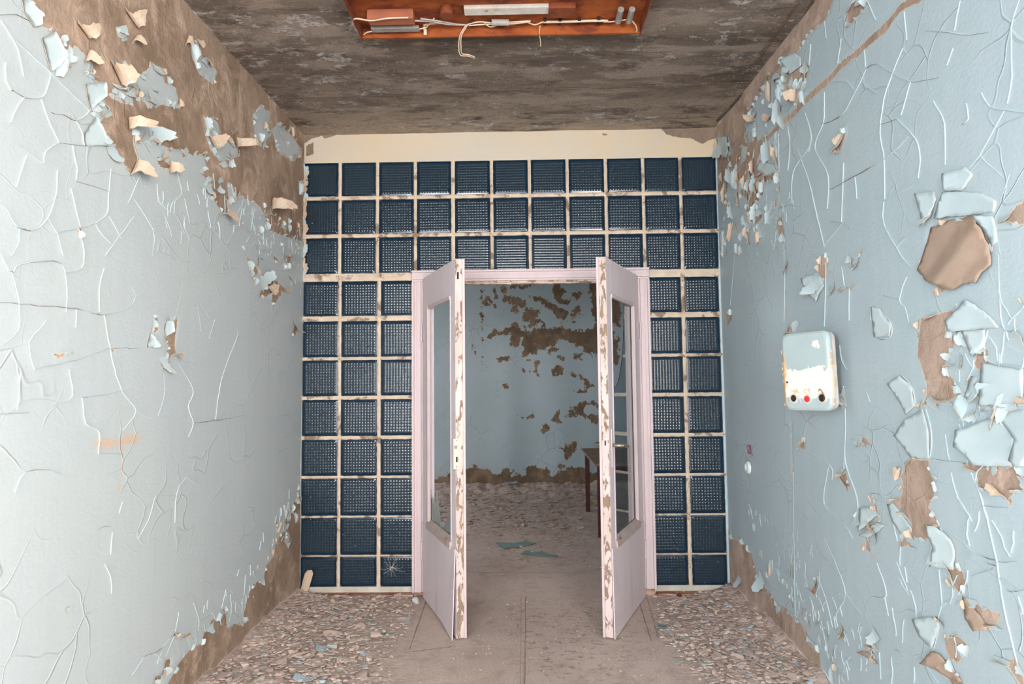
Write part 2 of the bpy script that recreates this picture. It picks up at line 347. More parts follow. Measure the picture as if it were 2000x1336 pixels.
def grid_obj(name, pl, us, vs, attrs, mat, disp=None, parent=None, hole=None):
    us = np.asarray(us); vs = np.asarray(vs); U, V = np.meshgrid(us, vs, indexing='ij'); pts = np.stack([U.ravel(), V.ravel()], 1)
    n = len(pts); co = np.zeros((n, 3)); ax = [i for i in range(3) if i != pl.axis]
    co[:, ax[0]] = pts[:, 0]; co[:, ax[1]] = pts[:, 1]; co[:, pl.axis] = pl.val
    A = {k: f(pts) for k, f in attrs.items()}
    if disp is not None: co += np.array(pl.n)[None, :] * disp(pts, A)[:, None]
    nu, nv = len(us), len(vs); i, j = np.meshgrid(np.arange(nu - 1), np.arange(nv - 1), indexing='ij')
    a = (i * nv + j).ravel(); quads = np.stack([a, a + nv, a + nv + 1, a + 1], 1)
    nrm = Vector(co[quads[0, 1]] - co[quads[0, 0]]).cross(Vector(co[quads[0, 3]] - co[quads[0, 0]]))
    if nrm.dot(pl.n) < 0: quads = quads[:, ::-1]
    if hole is not None:
        cu = (us[i.ravel()] + us[i.ravel() + 1]) / 2; cv = (vs[j.ravel()] + vs[j.ravel() + 1]) / 2
        quads = quads[~hole(cu, cv)]
    me = bpy.data.meshes.new(name); me.from_pydata(co.tolist(), [], quads.tolist()); me.materials.append(mat)
    for k, arr in A.items():
        at = me.attributes.new(k, 'FLOAT', 'POINT'); at.data.foreach_set('value', np.clip(arr, -0.25, 1.0).astype(np.float32))
    me.polygons.foreach_set('use_smooth', np.ones(len(me.polygons), dtype=bool)); me.update()
    return link(name, me, parent)
def fnoise(pts, scale, seed=0.0):
    return np.array([noise.noise(Vector((p[0] * scale + seed, p[1] * scale - seed, seed))) for p in pts])
def vnoise(pts, scale, seed=0, octv=3):
    """vectorised value noise, -1..1"""
    out = np.zeros(len(pts)); amp = 1.0; tot = 0
    rs = np.random.RandomState(seed); tab = rs.uniform(-1, 1, (256, 256))
    for o in range(octv):
        x = pts[:, 0] * scale * 2 ** o + 17.3 * o + 100; y = pts[:, 1] * scale * 2 ** o + 5.1 * o + 100
        xi = np.floor(x).astype(int); yi = np.floor(y).astype(int); fx = x - xi; fy = y - yi
        fx = fx * fx * (3 - 2 * fx); fy = fy * fy * (3 - 2 * fy)
        g = lambda a, b: tab[a % 256, b % 256]
        out += amp * ((g(xi, yi) * (1 - fx) + g(xi + 1, yi) * fx) * (1 - fy) + (g(xi, yi + 1) * (1 - fx) + g(xi + 1, yi + 1) * fx) * fy)
        tot += amp; amp *= 0.5
    return out / tot

XL = hit(590, 740, 1, D).x; XR = hit(1413, 740, 1, D).x
ZC = hit(1000, 257, 1, D).z
PL_L = Plane(0, XL, (1, 0, 0)); PL_R = Plane(0, XR, (-1, 0, 0)); PL_B = Plane(1, D, (0, -1, 0)); PL_F = Plane(1, DF, (0, -1, 0))
PL_G = Plane(2, 0.0, (0, 0, 1)); PL_C = Plane(2, ZC, (0, 0, -1))
print('XL', XL, 'XR', XR, 'ZC', ZC)

# crop helpers: coordinates read off enlarged views of the photograph -> frame pixels
S6 = 2.6717; S8 = 2.7484
def crop(ox, oy, s): return lambda pts: [(ox + x / s, oy + y / s) for x, y in pts]
C1 = crop(0, 0, S6); C2 = crop(0, 400, S6); C3 = crop(0, 850, S8)
C6 = crop(1400, 0, S6); C7 = crop(1400, 450, S6); C8 = crop(1400, 850, S8)
def on(pl, pts): return [pl.uv(x, y) for x, y in pts]

EXEC_PARTS = True

# ================================================================ SETTING: walls, floor, ceiling
L_BARE = [C1([(150,0),(205,70),(200,120),(275,165),(330,210),(345,290),(300,340),(370,345),(440,380),(490,410),(530,440),(540,510),(500,560),(490,600),(520,650),(550,740),(600,790),(640,850),(680,910),(715,870),(720,820),(700,770),(700,720),(800,740),(870,770),(960,790),(1020,820),(1060,800),(1080,860),(1050,900),(1100,960),(1120,1040),(1180,1140),(1190,1040),(1260,1030),(1340,1060),(1390,1130),(1400,1200),(1470,1230),(1560,1260),(1640,1260),(1640,640),(1570,640),(900,-120),(60,-120)]),
    C1([(1385,1120),(1430,1120),(1420,1215),(1395,1200)]), C1([(820,820),(860,830),(905,880),(860,885),(825,860)]), C1([(940,800),(975,805),(975,830)]),
    C2([(1290,270),(1330,310),(1350,350),(1320,385),(1300,320)]), C2([(1350,480),(1400,370),(1450,400),(1495,440),(1460,480),(1430,530),(1400,480)]),
    C2([(860,690),(910,590),(930,600),(910,730),(920,780),(890,810),(865,790),(880,740)]), C2([(280,775),(310,780),(375,770),(370,800),(350,780),(320,790),(308,812)]),
    C2([(805,580),(820,590),(825,650),(795,690),(800,640)]), C2([(1525,680),(1540,620),(1555,640),(1545,680)]), C2([(850,820),(875,820),(855,865)]), C2([(1430,260),(1450,290),(1435,300)]),
    C2([(1490,260),(1530,270),(1500,320)]), C2([(1355,260),(1372,270),(1355,310)]), C2([(580,750),(600,752),(590,780)]), C2([(410,120),(425,125),(415,160)]), C2([(880,590),(915,600),(900,615)]),
    C3([(1640,330),(1590,340),(1560,400),(1530,470),(1540,510),(1500,540),(1475,575),(1470,650),(1430,700),(1415,770),(1360,800),(1330,860),(1310,960),(1310,1020),(1260,1010),(1220,1035),(1210,930),(1150,990),(1100,1060),(1080,1120),(1040,1130),(980,1200),(950,1240),(930,1290),(900,1336),(840,1440),(1900,1440),(1750,330)]),
    C3([(890,1200),(920,1200),(905,1270),(885,1270)]), C3([(835,1290),(870,1285),(860,1330),(830,1330)]), C3([(1480,460),(1495,460),(1490,500)]), C3([(935,1065),(1000,1075),(1000,1085),(945,1075)]), C3([(1120,985),(1145,990),(1125,995)])]
L_ISLE = [C1([(620,390),(650,320),(700,380),(740,395),(790,330),(855,375),(860,430),(920,460),(935,560),(860,545),(780,560),(700,470),(640,440)]),
    C1([(570,490),(620,450),(690,490),(700,550),(640,530),(590,520)]), C1([(480,590),(530,520),(580,580),(560,610),(510,620)]),
    C1([(690,660),(720,610),(770,640),(870,700),(820,745),(700,740)]), C1([(1075,640),(1110,605),(1140,650),(1145,700),(1240,770),(1250,810),(1150,840),(1100,780),(1080,720)]),
    C1([(1320,600),(1360,550),(1410,590),(1410,700),(1370,770),(1330,730)]), C1([(1420,680),(1450,640),(1530,710),(1575,790),(1530,840),(1450,790)]),
    C1([(360,260),(400,240),(490,330),(480,385),(410,350),(350,330)]), C1([(1000,220),(1030,210),(1060,300),(1130,370),(1110,440),(1040,380),(1010,310)]),
    C1([(610,150),(650,140),(670,220),(620,190)]), C1([(1190,950),(1215,960),(1235,1040),(1195,1060)]), C1([(1560,950),(1590,940),(1590,1020),(1562,1010)]),
    C3([(1535,520),(1560,540),(1545,600),(1530,570)]), C1([(1040,980),(1100,930),(1110,1040),(1060,1040)])]
L_CRACK = [C1(p) for p in ([(0,100),(60,190),(95,260),(125,400)],[(60,190),(130,255),(270,380),(470,580)],[(270,380),(240,490),(200,515),(130,510),(60,470)],[(30,330),(35,420),(60,470)],
    [(130,510),(70,600),(60,640)],[(220,520),(260,640),(310,745)],[(310,745),(240,790),(230,850)],[(270,590),(330,600),(400,630),(470,580),(530,500)],[(400,630),(430,700),(440,760)],
    [(310,745),(440,760),(550,760)],[(380,760),(405,880),(400,940)],[(300,890),(295,1010),(250,1140),(190,1195),(100,1190),(40,1100),(0,1060)],[(100,1190),(95,1270),(60,1336)],
    [(250,1140),(300,1220),(330,1336)],[(290,1220),(410,1190),(500,1165),(560,1110),(570,1000),(580,880)],[(370,980),(420,1180)],[(400,950),(480,970),(570,1000)],
    [(500,1165),(540,1230),(580,1270)],[(830,900),(760,880),(670,1060)],[(700,1040),(800,1200),(795,1336)],[(700,1130),(620,1240),(550,1336)],[(890,1110),(900,1060),(950,1010),(920,890)],
    [(885,1100),(830,1050),(820,960)],[(1270,1035),(1250,1180)],[(1330,1090),(1310,1200)],[(0,80),(90,80),(190,130)],[(75,750),(160,800),(220,850)],[(140,810),(110,900),(85,980)],[(965,1040),(990,1160)],[(570,1130),(630,1240)])] + \
  [C2(p) for p in ([(0,250),(60,350),(110,310),(320,305),(350,480)],[(60,350),(100,500),(95,650),(0,740)],[(0,510),(200,525),(400,545),(550,575),(680,530),(710,480),(780,440)],
    [(710,480),(690,430)],[(545,575),(575,740),(600,860),(640,970),(710,1075),(640,1180)],[(180,860),(150,720),(210,650),(240,600)],[(180,860),(400,810),(580,750),(720,750),(800,740)],
    [(345,360),(430,330),(440,240),(410,120)],[(810,570),(780,440)],[(910,590),(945,470),(950,420)],[(930,830),(1010,965),(985,1050),(1010,1140),(985,1210)],[(1010,1140),(1130,1125),(1280,1100)],
    [(1220,640),(1240,680),(1160,900),(1125,1120)],[(1030,520),(1050,660)],[(980,550),(1040,520),(1090,590)],[(430,1005),(530,995),(640,970),(700,930)],[(430,1005),(450,1140),(520,1180),(515,1300)],
    [(520,1300),(640,1300)],[(830,800),(850,870),(860,980),(825,1100)],[(545,330),(520,430),(520,560)],[(110,870),(90,1070)],[(0,1095),(150,1085)],[(360,860),(380,1000),(280,1050)],
    [(1410,530),(1410,560)],[(730,740),(735,800)],[(800,640),(800,740)],[(1350,180),(1380,240),(1440,180)],[(1120,600),(1090,700)],[(350,480),(345,560)],[(400,545),(395,640)],[(700,1075),(790,1115)])] + \
  [C3(p) for p in ([(270,190),(140,195),(80,310)],[(1000,225),(950,310),(940,470)],[(835,320),(800,450),(740,560)],[(1000,225),(1080,270)],[(605,520),(595,640)],[(560,690),(595,760),(600,850)],
    [(1040,900),(1070,990),(1065,1050)],[(775,1190),(710,1290)],[(770,1190),(860,1150),(940,1070),(1000,1080),(1020,1130)],[(940,1070),(890,1190)],[(660,360),(640,420)],[(480,545),(560,490),(600,490)],[(1320,750),(1310,860)],[(1215,830),(1190,930)],[(960,950),(940,1060)],[(830,320),(960,330)],[(270,190),(340,215)])]
R_BARE = [C6([(620,-60),(590,60),(560,110),(470,190),(450,240),(400,290),(345,310),(335,350),(350,400),(400,530),(360,480),(330,400),(290,400),(240,480),(200,530),(165,630),(150,690),(200,650),(210,740),(260,690),(250,740),(235,800),(250,860),(210,890),(260,920),(310,890),(320,920),(240,960),(240,1010),(210,1060),(240,1130),(200,1170),(180,1150),(160,1050),(110,1000),(60,990),(40,1040),(30,1000),(-20,1000),(-40,690),(300,200),(480,-60)]),
    C6([(345,370),(480,330),(470,400),(450,470),(400,530),(370,490)]), C6([(680,60),(710,0),(780,0),(760,60),(700,130),(675,130)]), C6([(640,740),(665,660),(672,690),(665,740),(640,790),(615,780)]),
    C6([(310,1150),(330,1130),(345,1200),(340,1270),(320,1230)]),
    [(1811,455),(1819,445),(1866,427),(1911,421),(1925,443),(1938,485),(1920,520),(1875,550),(1838,571),(1800,527),(1808,480)],
    C6([(1480,1130),(1640,1030),(1640,1165),(1510,1165)]),
    C7([(1060,450),(1230,425),(1245,450),(1225,520),(1240,600),(1215,650),(1190,720),(1240,790),(1280,850),(1200,900),(1150,920),(1060,915),(1090,870),(1095,790),(1045,650),(1050,550)]),
    C7([(1345,665),(1405,610),(1410,690),(1390,740),(1345,710)]), C7([(1310,780),(1330,760),(1320,880),(1310,880)]), C7([(1380,780),(1395,830),(1390,910),(1370,925)]),
    C7([(1395,920),(1530,910),(1640,890),(1590,915),(1450,945)]),
    C8([(1020,125),(1140,130),(1140,190),(1175,230),(1170,340),(1135,390),(1175,430),(1190,480),(1150,490),(1165,575),(1090,560),(1050,540),(1040,470),(940,360),(990,320),(1000,270),(980,220),(1010,160)]),
    C8([(1335,150),(1370,110),(1410,160),(1640,175),(1700,280),(1640,285),(1560,320),(1590,390),(1570,370),(1530,320),(1470,270),(1415,300),(1390,210)]),
    C8([(1225,720),(1290,720),(1280,650),(1300,700),(1335,790),(1325,850),(1290,850),(1260,800)]),
    C8([(1325,860),(1420,930),(1530,950),(1510,1010),(1470,1045),(1420,1050),(1360,980)]), C8([(1225,1150),(1240,1050),(1300,1080),(1360,1140),(1300,1220),(1240,1190)]),
    C8([(1150,1160),(1240,1210),(1320,1320),(1330,1400),(1260,1336),(1190,1230)]), C8([(1540,1210),(1610,1190),(1640,1300),(1660,1400)]),
    C7([(550,150),(570,110),(580,150),(575,250),(555,260),(525,230)]), C7([(640,880),(665,830),(670,900),(650,920)]), C7([(355,505),(420,505),(400,530),(360,530)]),
    C7([(730,1080),(760,1080),(800,1120),(730,1110)]), C8([(665,230),(690,180),(700,240),(720,290),(680,270)]), C8([(790,540),(860,460),(875,440),(880,460),(810,550),(820,630),(800,610)]),
    C8([(980,600),(1000,540),(1060,600),(1000,600)]), C8([(650,1030),(680,1040),(685,1095),(665,1080)]), C8([(505,850),(530,770),(535,850)]), C8([(820,1100),(870,1160),(830,1150)]),
    C8([(430,70),(475,20),(470,70)]), C8([(780,1150),(820,1150),(860,1215),(800,1170)]), C7([(1240,535),(1290,535),(1325,600),(1280,560)]), C7([(50,440),(75,400),(80,460),(55,500)]),
    C7([(320,0),(345,0),(350,40),(335,60)]), C7([(690,140),(720,170),(700,190)]), C7([(720,150),(755,100),(745,130)]), C7([(660,300),(730,285),(690,310)]), C8([(820,310),(845,330),(870,440),(850,400)]),
    C8([(750,390),(775,470),(765,470)]), C8([(1180,1000),(1190,950),(1215,1030)]), C7([(1590,350),(1640,420),(1640,540)]),
    C8([(60,500),(95,560),(140,570),(180,620),(200,700),(230,800),(290,850),(330,920),(360,920),(420,980),(470,1030),(500,1110),(545,1130),(560,1250),(620,1400),(400,1400),(30,900),(50,700)])]
R_BAND = [(C6([(1060,-20),(960,40),(860,160),(790,220),(650,340),(570,430),(470,510),(400,590),(260,720)]), 0.016), (C6([(325,700),(322,900),(330,1080),(345,1250)]), 0.002), (C7([(350,40),(358,170),(352,260),(360,420),(355,505)]), 0.003), (C7([(390,1010),(395,1270)]), 0.0012), (C7([(500,940),(510,1060),(530,1080)]), 0.001)]
R_ISLE = [C6([(270,430),(310,380),(345,450),(340,540),(300,600),(270,560)]), C6([(145,655),(190,600),(205,670),(190,740),(150,740)]), C6([(0,720),(60,710),(75,790),(60,825),(10,800)]),
    C6([(30,960),(90,910),(110,980),(150,1000),(120,1020),(100,1100),(50,1050)]), C6([(130,760),(160,770),(150,830),(120,860)]), C6([(170,560),(195,540),(200,600),(175,610)])]
R_CRACK = [C6(p) for p in ([(1270,0),(1240,160)],[(1580,0),(1535,150),(1540,400),(1515,540)],[(1230,250),(1200,340)],[(970,250),(915,380),(870,520),(850,690),(870,830),(875,1040)],[(915,380),(1010,425),(1160,405)],
    [(1010,425),(960,600)],[(780,360),(830,335),(915,380)],[(780,360),(720,480),(650,600),(560,645),(545,630)],[(770,260),(775,350)],[(600,430),(680,430),(720,480)],[(560,480),(560,570),(555,640),(515,740),(520,800),(580,920),(575,1090)],
    [(460,590),(490,740),(400,890),(390,1060)],[(490,740),(480,790)],[(420,780),(480,950),(510,1080),(560,1290)],[(370,660),(380,770),(370,890)],[(320,700),(325,900)],[(940,620),(1050,760),(1050,930)],
    [(850,650),(940,620)],[(1000,710),(870,830),(590,990)],[(660,850),(650,1160)],[(720,920),(730,1040)],[(1130,530),(1185,650),(1190,860)],[(1380,480),(1420,560),(1500,575),(1603,590)],[(1500,575),(1370,810),(1310,880)],
    [(1370,810),(1500,930)],[(870,1050),(1190,870)],[(870,1050),(870,1170),(940,1300)],[(1530,910),(1460,1100)],[(1280,650),(1310,620),(1300,540)],[(780,0),(830,110)],[(975,60),(990,210)],[(650,200),(630,330)],
    [(440,1080),(330,1085),(200,1230)],[(560,110),(570,200)],[(490,230),(480,340)],[(300,690),(310,880)],[(760,430),(830,490)],[(590,1160),(650,1160),(690,1190)],[(550,1290),(660,1160)],[(1090,160),(1300,180),(1420,170)])] + \
  [C7(p) for p in ([(890,0),(940,100),(1010,195)],[(990,240),(950,360),(980,400),(1000,480)],[(870,340),(950,360)],[(1470,120),(1490,500),(1603,490)],[(1490,505),(1250,525)],[(1410,520),(1405,680),(1600,720)],
    [(570,120),(565,350),(560,500)],[(660,810),(670,1000),(660,1250)],[(820,390),(870,440),(910,490),(905,555),(830,560),(815,400)],[(640,600),(650,680),(680,730)],[(780,840),(800,900)],[(1090,930),(1120,1060),(1110,1190)],
    [(1110,1190),(1300,1215)],[(470,1160),(590,1230),(600,1300)],[(700,1090),(800,1120)],[(1460,0),(1480,130)],[(910,800),(990,960)],[(965,755),(1020,820),(1035,920)],[(1290,850),(1290,1000)],[(1450,960),(1500,1010)],
    [(940,1070),(870,1030)],[(355,170),(350,480)],[(690,300),(690,470)],[(930,90),(980,40)],[(1200,660),(1260,710),(1265,790)],[(1430,740),(1500,790),(1590,720)],[(1420,690),(1600,710)],[(800,390),(800,470)],[(95,100),(70,390)],[(650,190),(665,300)])] + \
  [C8(p) for p in ([(690,0),(690,150),(750,330),(760,470)],[(600,170),(575,370),(690,490),(730,560)],[(575,370),(680,460)],[(410,200),(415,600),(420,1000)],[(580,560),(630,670),(690,850),(640,960),(650,1030)],
    [(690,850),(780,970)],[(860,690),(910,860),(830,865)],[(900,870),(920,970)],[(820,310),(870,320),(910,360)],[(1010,710),(1020,790)],[(1190,720),(1205,900),(1180,1000)],[(1340,150),(1420,350),(1500,680),(1540,940),(1620,1250)],
    [(1420,380),(1560,390)],[(1190,490),(1290,550),(1380,630),(1490,670)],[(1370,760),(1480,720)],[(1600,680),(1500,680)],[(540,760),(590,900),(620,1030)],[(1160,1150),(1200,1000)],[(1120,1230),(1190,1336)],[(1080,980),(1110,1080),(1170,1150)],
    [(1255,200),(1290,330),(1330,400)],[(920,370),(960,470),(1040,540)],[(510,890),(520,1000)],[(560,1000),(600,1200)],[(870,1160),(880,1310)],[(590,880),(560,930)],[(1500,760),(1600,820)])]

def bare_attr(pl, polys, isles, bands):
    polys = [np.array(on(pl, p)) for p in polys]; isles = [np.array(on(pl, p)) for p in isles]; bands = [(on(pl, b), r) for b, r in bands]
    def f(pts):
        s = np.full(len(pts), -0.25)
        for p in polys: s = np.maximum(s, sd_poly(pts, p))
        for b, r in bands: s = np.maximum(s, sd_line(pts, b, r))
        for p in isles: s = np.minimum(s, -sd_poly(pts, p))
        return s
    return f
def stain_attr(pl, polys, bands):
    return bare_attr(pl, polys, [], bands)
def wdisp(seed):
    def f(pts, A):
        s = A['bare']; painted = np.clip(-s / 0.01, 0, 1)
        return 0.004 * vnoise(pts, 1.6, seed, 2) * painted + 0.0012 * painted + (1 - painted) * 0.003 * vnoise(pts, 9, seed + 1, 3) - 0.002
    return f
ys = np.concatenate([np.arange(-3.0, 1.2, 0.3), np.arange(1.2, D, 0.010), [D]])
zs = np.linspace(0, ZC, 304)
w_l = grid_obj('wall_left', PL_L, ys, zs, {'bare': bare_attr(PL_L, L_BARE, L_ISLE, []),
      'stain': stain_attr(PL_L, [C3([(490,60),(530,10),(640,20),(700,-10),(770,10),(740,45),(660,60),(540,80)])], [(C3([(660,50),(655,160),(648,290)]), 0.004)])}, M['wall'], wdisp(3), hole=lambda u, v: (u > -1.8) & (u < -0.9) & (v > 1.0) & (v < 2.3)); prop(w_l, kind='structure')
w_r = grid_obj('wall_right', PL_R, ys, zs, {'bare': bare_attr(PL_R, R_BARE, R_ISLE, R_BAND), 'stain': stain_attr(PL_R, [C8([(820,630),(850,640),(830,680)])], [(C7([(500,945),(508,1060)]), 0.001)])}, M['wall_r'], wdisp(5), hole=lambda u, v: (u > -1.8) & (u < 0.0) & (v > 0.9) & (v < 2.4)); prop(w_r, kind='structure')

# lintel band and partition wall around the glass blocks
XO0 = hit(806, 800, 1, D).x; XO1 = hit(1272.5, 800, 1, D).x; ZO1 = hit(1040, 527, 1, D).z
rows_px = [(318,384),(391,458),(465,535),(550,618),(628,698),(704,774),(781,852),(859,930),(935,1008),(1012,1085),(1088,1147)]
rows = [(hit(625, b, 1, D).z, hit(625, a, 1, D).z) for a, b in rows_px]
top_px = [(593,661),(667,734),(740,808),(814,881),(888,957),(963,1031),(1037,1105),(1111,1180),(1186,1253),(1259,1326),(1332,1399)]
cols = [(hit(a, 350, 1, D).x, hit(b, 350, 1, D).x) for a, b in top_px]
pier_cols = {0: (588.5,659), 1: (665,736), 2: (743,812), 9: (1268,1338), 10: (1345,1413)}
pier = {k: (hit(a, 850, 1, D).x, hit(b, 850, 1, D).x) for k, (a, b) in pier_cols.items()}
print('rows', rows[0], rows[-1], 'cols', cols[0], cols[-1], 'pier', pier, 'opening', XO0, XO1, ZO1)
TH = 0.10
wb = empty('wall_back'); prop(wb, kind='structure')
ZL0 = rows[0][1]
li = grid_obj('lintel', PL_B, np.arange(XL, XR + 0.012, 0.012), np.arange(ZL0 - 0.004, ZC + 0.01, 0.012),
    {'bare': bare_attr(PL_B, [[(590,245),(660,245),(664,262),(650,268),(634,272),(628,266),(608,272),(592,280)], [(598,285),(612,278),(613,300),(598,306)],
                              [(1290,250),(1300,262),(1325,270),(1350,272),(1372,282),(1384,275),(1420,262),(1420,245)], [(1168,256),(1190,262),(1180,266)]], [], []), 'stain': lambda p: np.full(len(p), -0.25)},
    M['lintel'], lambda p, A: 0.003 * vnoise(p, 5, 8, 3), wb)
b = MB(); b.box(XL, XR, D + 0.008, D + TH, ZL0 + 0.001, ZC); b.build('lintel_core', M['white_plaster'], wb)

def mortar(bm_, x0, x1, z0, z1, along, seed):
    """a mortar joint with ragged edges, standing slightly proud of the blocks"""
    n = max(2, int((x1 - x0 if along == 'x' else z1 - z0) / 0.02)); vs = []; fs = []
    for i in range(n + 1):
        u = i / n
        if along == 'x':
            x = x0 + (x1 - x0) * u; a = z0 + 0.0036 * noise.noise((x * 30, seed, 0)); c = z1 + 0.0036 * noise.noise((x * 30, seed, 9)); h = 0.003 * noise.noise((x * 14, seed, 5))
            ring = [(x, D + TH, a), (x, D + 0.002 + h, a), (x, D - 0.003 + h, (a + c) / 2), (x, D + 0.002 + h, c), (x, D + TH, c)]
        else:
            z = z0 + (z1 - z0) * u; a = x0 + 0.0036 * noise.noise((z * 30, seed, 0)); c = x1 + 0.0036 * noise.noise((z * 30, seed, 9)); h = 0.003 * noise.noise((z * 14, seed, 5))
            ring = [(a, D + TH, z), (a, D + 0.002 + h, z), ((a + c) / 2, D - 0.003 + h, z), (c, D + 0.002 + h, z), (c, D + TH, z)]
        vs += ring
    for i in range(n):
        for k in range(5): fs.append((i * 5 + k, i * 5 + (k + 1) % 5, (i + 1) * 5 + (k + 1) % 5, (i + 1) * 5 + k))
    bm_.add(vs, fs)
gm = MB(); sd_ = 0
# top area joints
for r in range(2): mortar(gm, XL, XR, rows[r + 1][1], rows[r][0], 'x', r)
mortar(gm, XL, XR, rows[3][1], rows[2][0], 'x', 5)
for c_ in range(10): mortar(gm, cols[c_][1], cols[c_ + 1][0], rows[2][0], rows[0][1], 'z', 20 + c_)
mortar(gm, XL - 0.005, cols[0][0], 0, rows[0][1], 'z', 40)
gb = MB(); mortar(gb, cols[10][1], XR + 0.01, rows[3][1], rows[0][1], 'z', 41); mortar(gb, pier[10][1], XR + 0.01, rows[10][0], rows[3][1] + .01, 'z', 93); gb.build('painted_edge_strip', M['flake_front'], wb)
# piers
for r in range(3, 10):
    mortar(gm, XL, XO0 + 0.01, rows[r + 1][1], rows[r][0], 'x', 50 + r); mortar(gm, XO1 - 0.01, XR, rows[r + 1][1], rows[r][0], 'x', 70 + r)
mortar(gm, pier[0][1], pier[1][0], rows[10][0], rows[3][1], 'z', 90); mortar(gm, pier[1][1], pier[2][0], rows[10][0], rows[3][1], 'z', 91)
mortar(gm, pier[9][1], pier[10][0], rows[10][0], rows[3][1], 'z', 92)
mortar(gm, XL - 0.005, pier[0][0], rows[10][0], rows[3][1], 'z', 94)
gm.build('mortar_joints', M['grout'], wb)
b = MB(); b.box(XL, XO0 + .02, D + 0.004, D + TH, -0.01, rows[10][0]); b.box(XO1 - .02, XR, D + 0.004, D + TH, -0.01, rows[10][0]); b.build('mortar_base', M['white_plaster'], wb)

# one pressed glass block: rounded rim, recessed field with a raised grid of small pillows
def block_mesh(w, h, nx=11, ny=11):
    m_ = MB(); hw, hh_ = w / 2, h / 2; R = 0.014; K = 4
    def rr(x, z, r): 
        pts = []
        for cx, cz, a0 in ((x - r, z - r, 0), (-x + r, z - r, 90), (-x + r, -z + r, 180), (x - r, -z + r, 270)):
            for k in range(K + 1):
                a = math.radians(a0 + 90 * k / K); pts.append((cx + r * math.cos(a), cz + r * math.sin(a)))
        return pts
    loops = [(rr(hw, hh_, R), TH - 0.004), (rr(hw, hh_, R), 0.012), (rr(hw - 0.003, hh_ - 0.003, R), 0.005), (rr(hw - 0.012, hh_ - 0.012, R * .7), 0.003), (rr(hw - 0.017, hh_ - 0.017, R * .4), 0.008)]
    n = 4 * (K + 1); vs = []; fs = []; mi = []
    for pts, y in loops: vs += [(x, y, z) for x, z in pts]
    for l in range(len(loops) - 1):
        for k in range(n):
            fs.append((l * n + k, l * n + (k + 1) % n, (l + 1) * n + (k + 1) % n, (l + 1) * n + k)); mi.append(1 if l < 4 else 0)
    fs.append(tuple(range(n))); mi.append(1)
    m_.add(vs, fs, mi)
    fx, fz = hw - 0.0165, hh_ - 0.0165; q = 4; NX, NZ = nx * q, ny * q; vs = []; fs2 = []
    for i in range(NX + 1):
        for j in range(NZ + 1):
            u = i / q; w_ = j / q; k = 0.25 * (1 - math.cos(2 * PI * u)) * (1 - math.cos(2 * PI * w_))
            vs.append((-fx + 2 * fx * i / NX, 0.0078 - 0.0030 * k, -fz + 2 * fz * j / NZ))
    for i in range(NX):
        for j in range(NZ): a = i * (NZ + 1) + j; fs2.append((a, a + NZ + 1, a + NZ + 2, a + 1))
    m_.add(vs, fs2, 0); nsm = len(fs2)
    me = mesh('glass_block', m_.v, m_.f, [M['block'], M['block_edge']], m_.m)
    bm = bmesh.new(); bm.from_mesh(me); bmesh.ops.recalc_face_normals(bm, faces=[f for f in bm.faces][:len(fs)]); bm.to_mesh(me); bm.free()
    for p in me.polygons[len(fs):]: p.use_smooth = True
    return me
cache = {}
def place_block(x0, x1, z0, z1, r, c_):
    w = round(x1 - x0, 3); h = round(z1 - z0, 3)
    key = (round(w / 0.004), round(h / 0.004))
    if key not in cache:
        nx = max(5, round((w - 0.033) / 0.0185)); ny = max(5, round((h - 0.033) / 0.0185)); cache[key] = block_mesh(w, h, nx, ny)
    o = link('glass_block', cache[key], wb, ((x0 + x1) / 2 + rnd(-.001, .001), D + 0.002 + rnd(-.001, .002), (z0 + z1) / 2 + rnd(-.001, .001)))
    o.rotation_euler = (rnd(-.012, .012), rnd(-.008, .008), rnd(-.012, .012))
for r in range(3):
    for c_ in range(11): place_block(cols[c_][0], cols[c_][1], rows[r][0], rows[r][1], r, c_)
for r in range(3, 11):
    for k in (0, 1, 2, 9, 10):
        x0, x1 = pier[k]
        if k == 2: x1 = XO0 + 0.012
        if k == 9: x0 = XO1 - 0.012
        place_block(x0, x1, rows[r][0], rows[r][1], r, k)

# ceiling
cy = np.concatenate([np.arange(-3.0, 1.8, 0.3), np.arange(1.8, D + .001, 0.02)]); cx = np.arange(XL - 0.12, XR + 0.14, 0.02)
def groove_attr(pl, lines):
    ls = [(on(pl, l), r) for l, r in lines]
    def f(pts):
        s = np.full(len(pts), -0.25)
        for l, r in ls: s = np.maximum(s, sd_line(pts, l, r))
        return s
    return f
ce = grid_obj('ceiling', PL_C, cx, cy, {'groove': groove_attr(PL_C, [([(500,190),(700,186),(1000,176),(1400,160),(1480,158)], 0.006), ([(1400,236),(1500,130),(1590,0)], 0.010), ([(1440,160),(1520,60),(1560,0)], 0.005)]),
      'edge': lambda p: np.clip((p[:, 1] - (D - 0.75)) / 0.75, 0, 1)}, M['ceiling'], lambda p, A: 0.006 * vnoise(p, 3, 11, 4)); prop(ce, kind='structure')

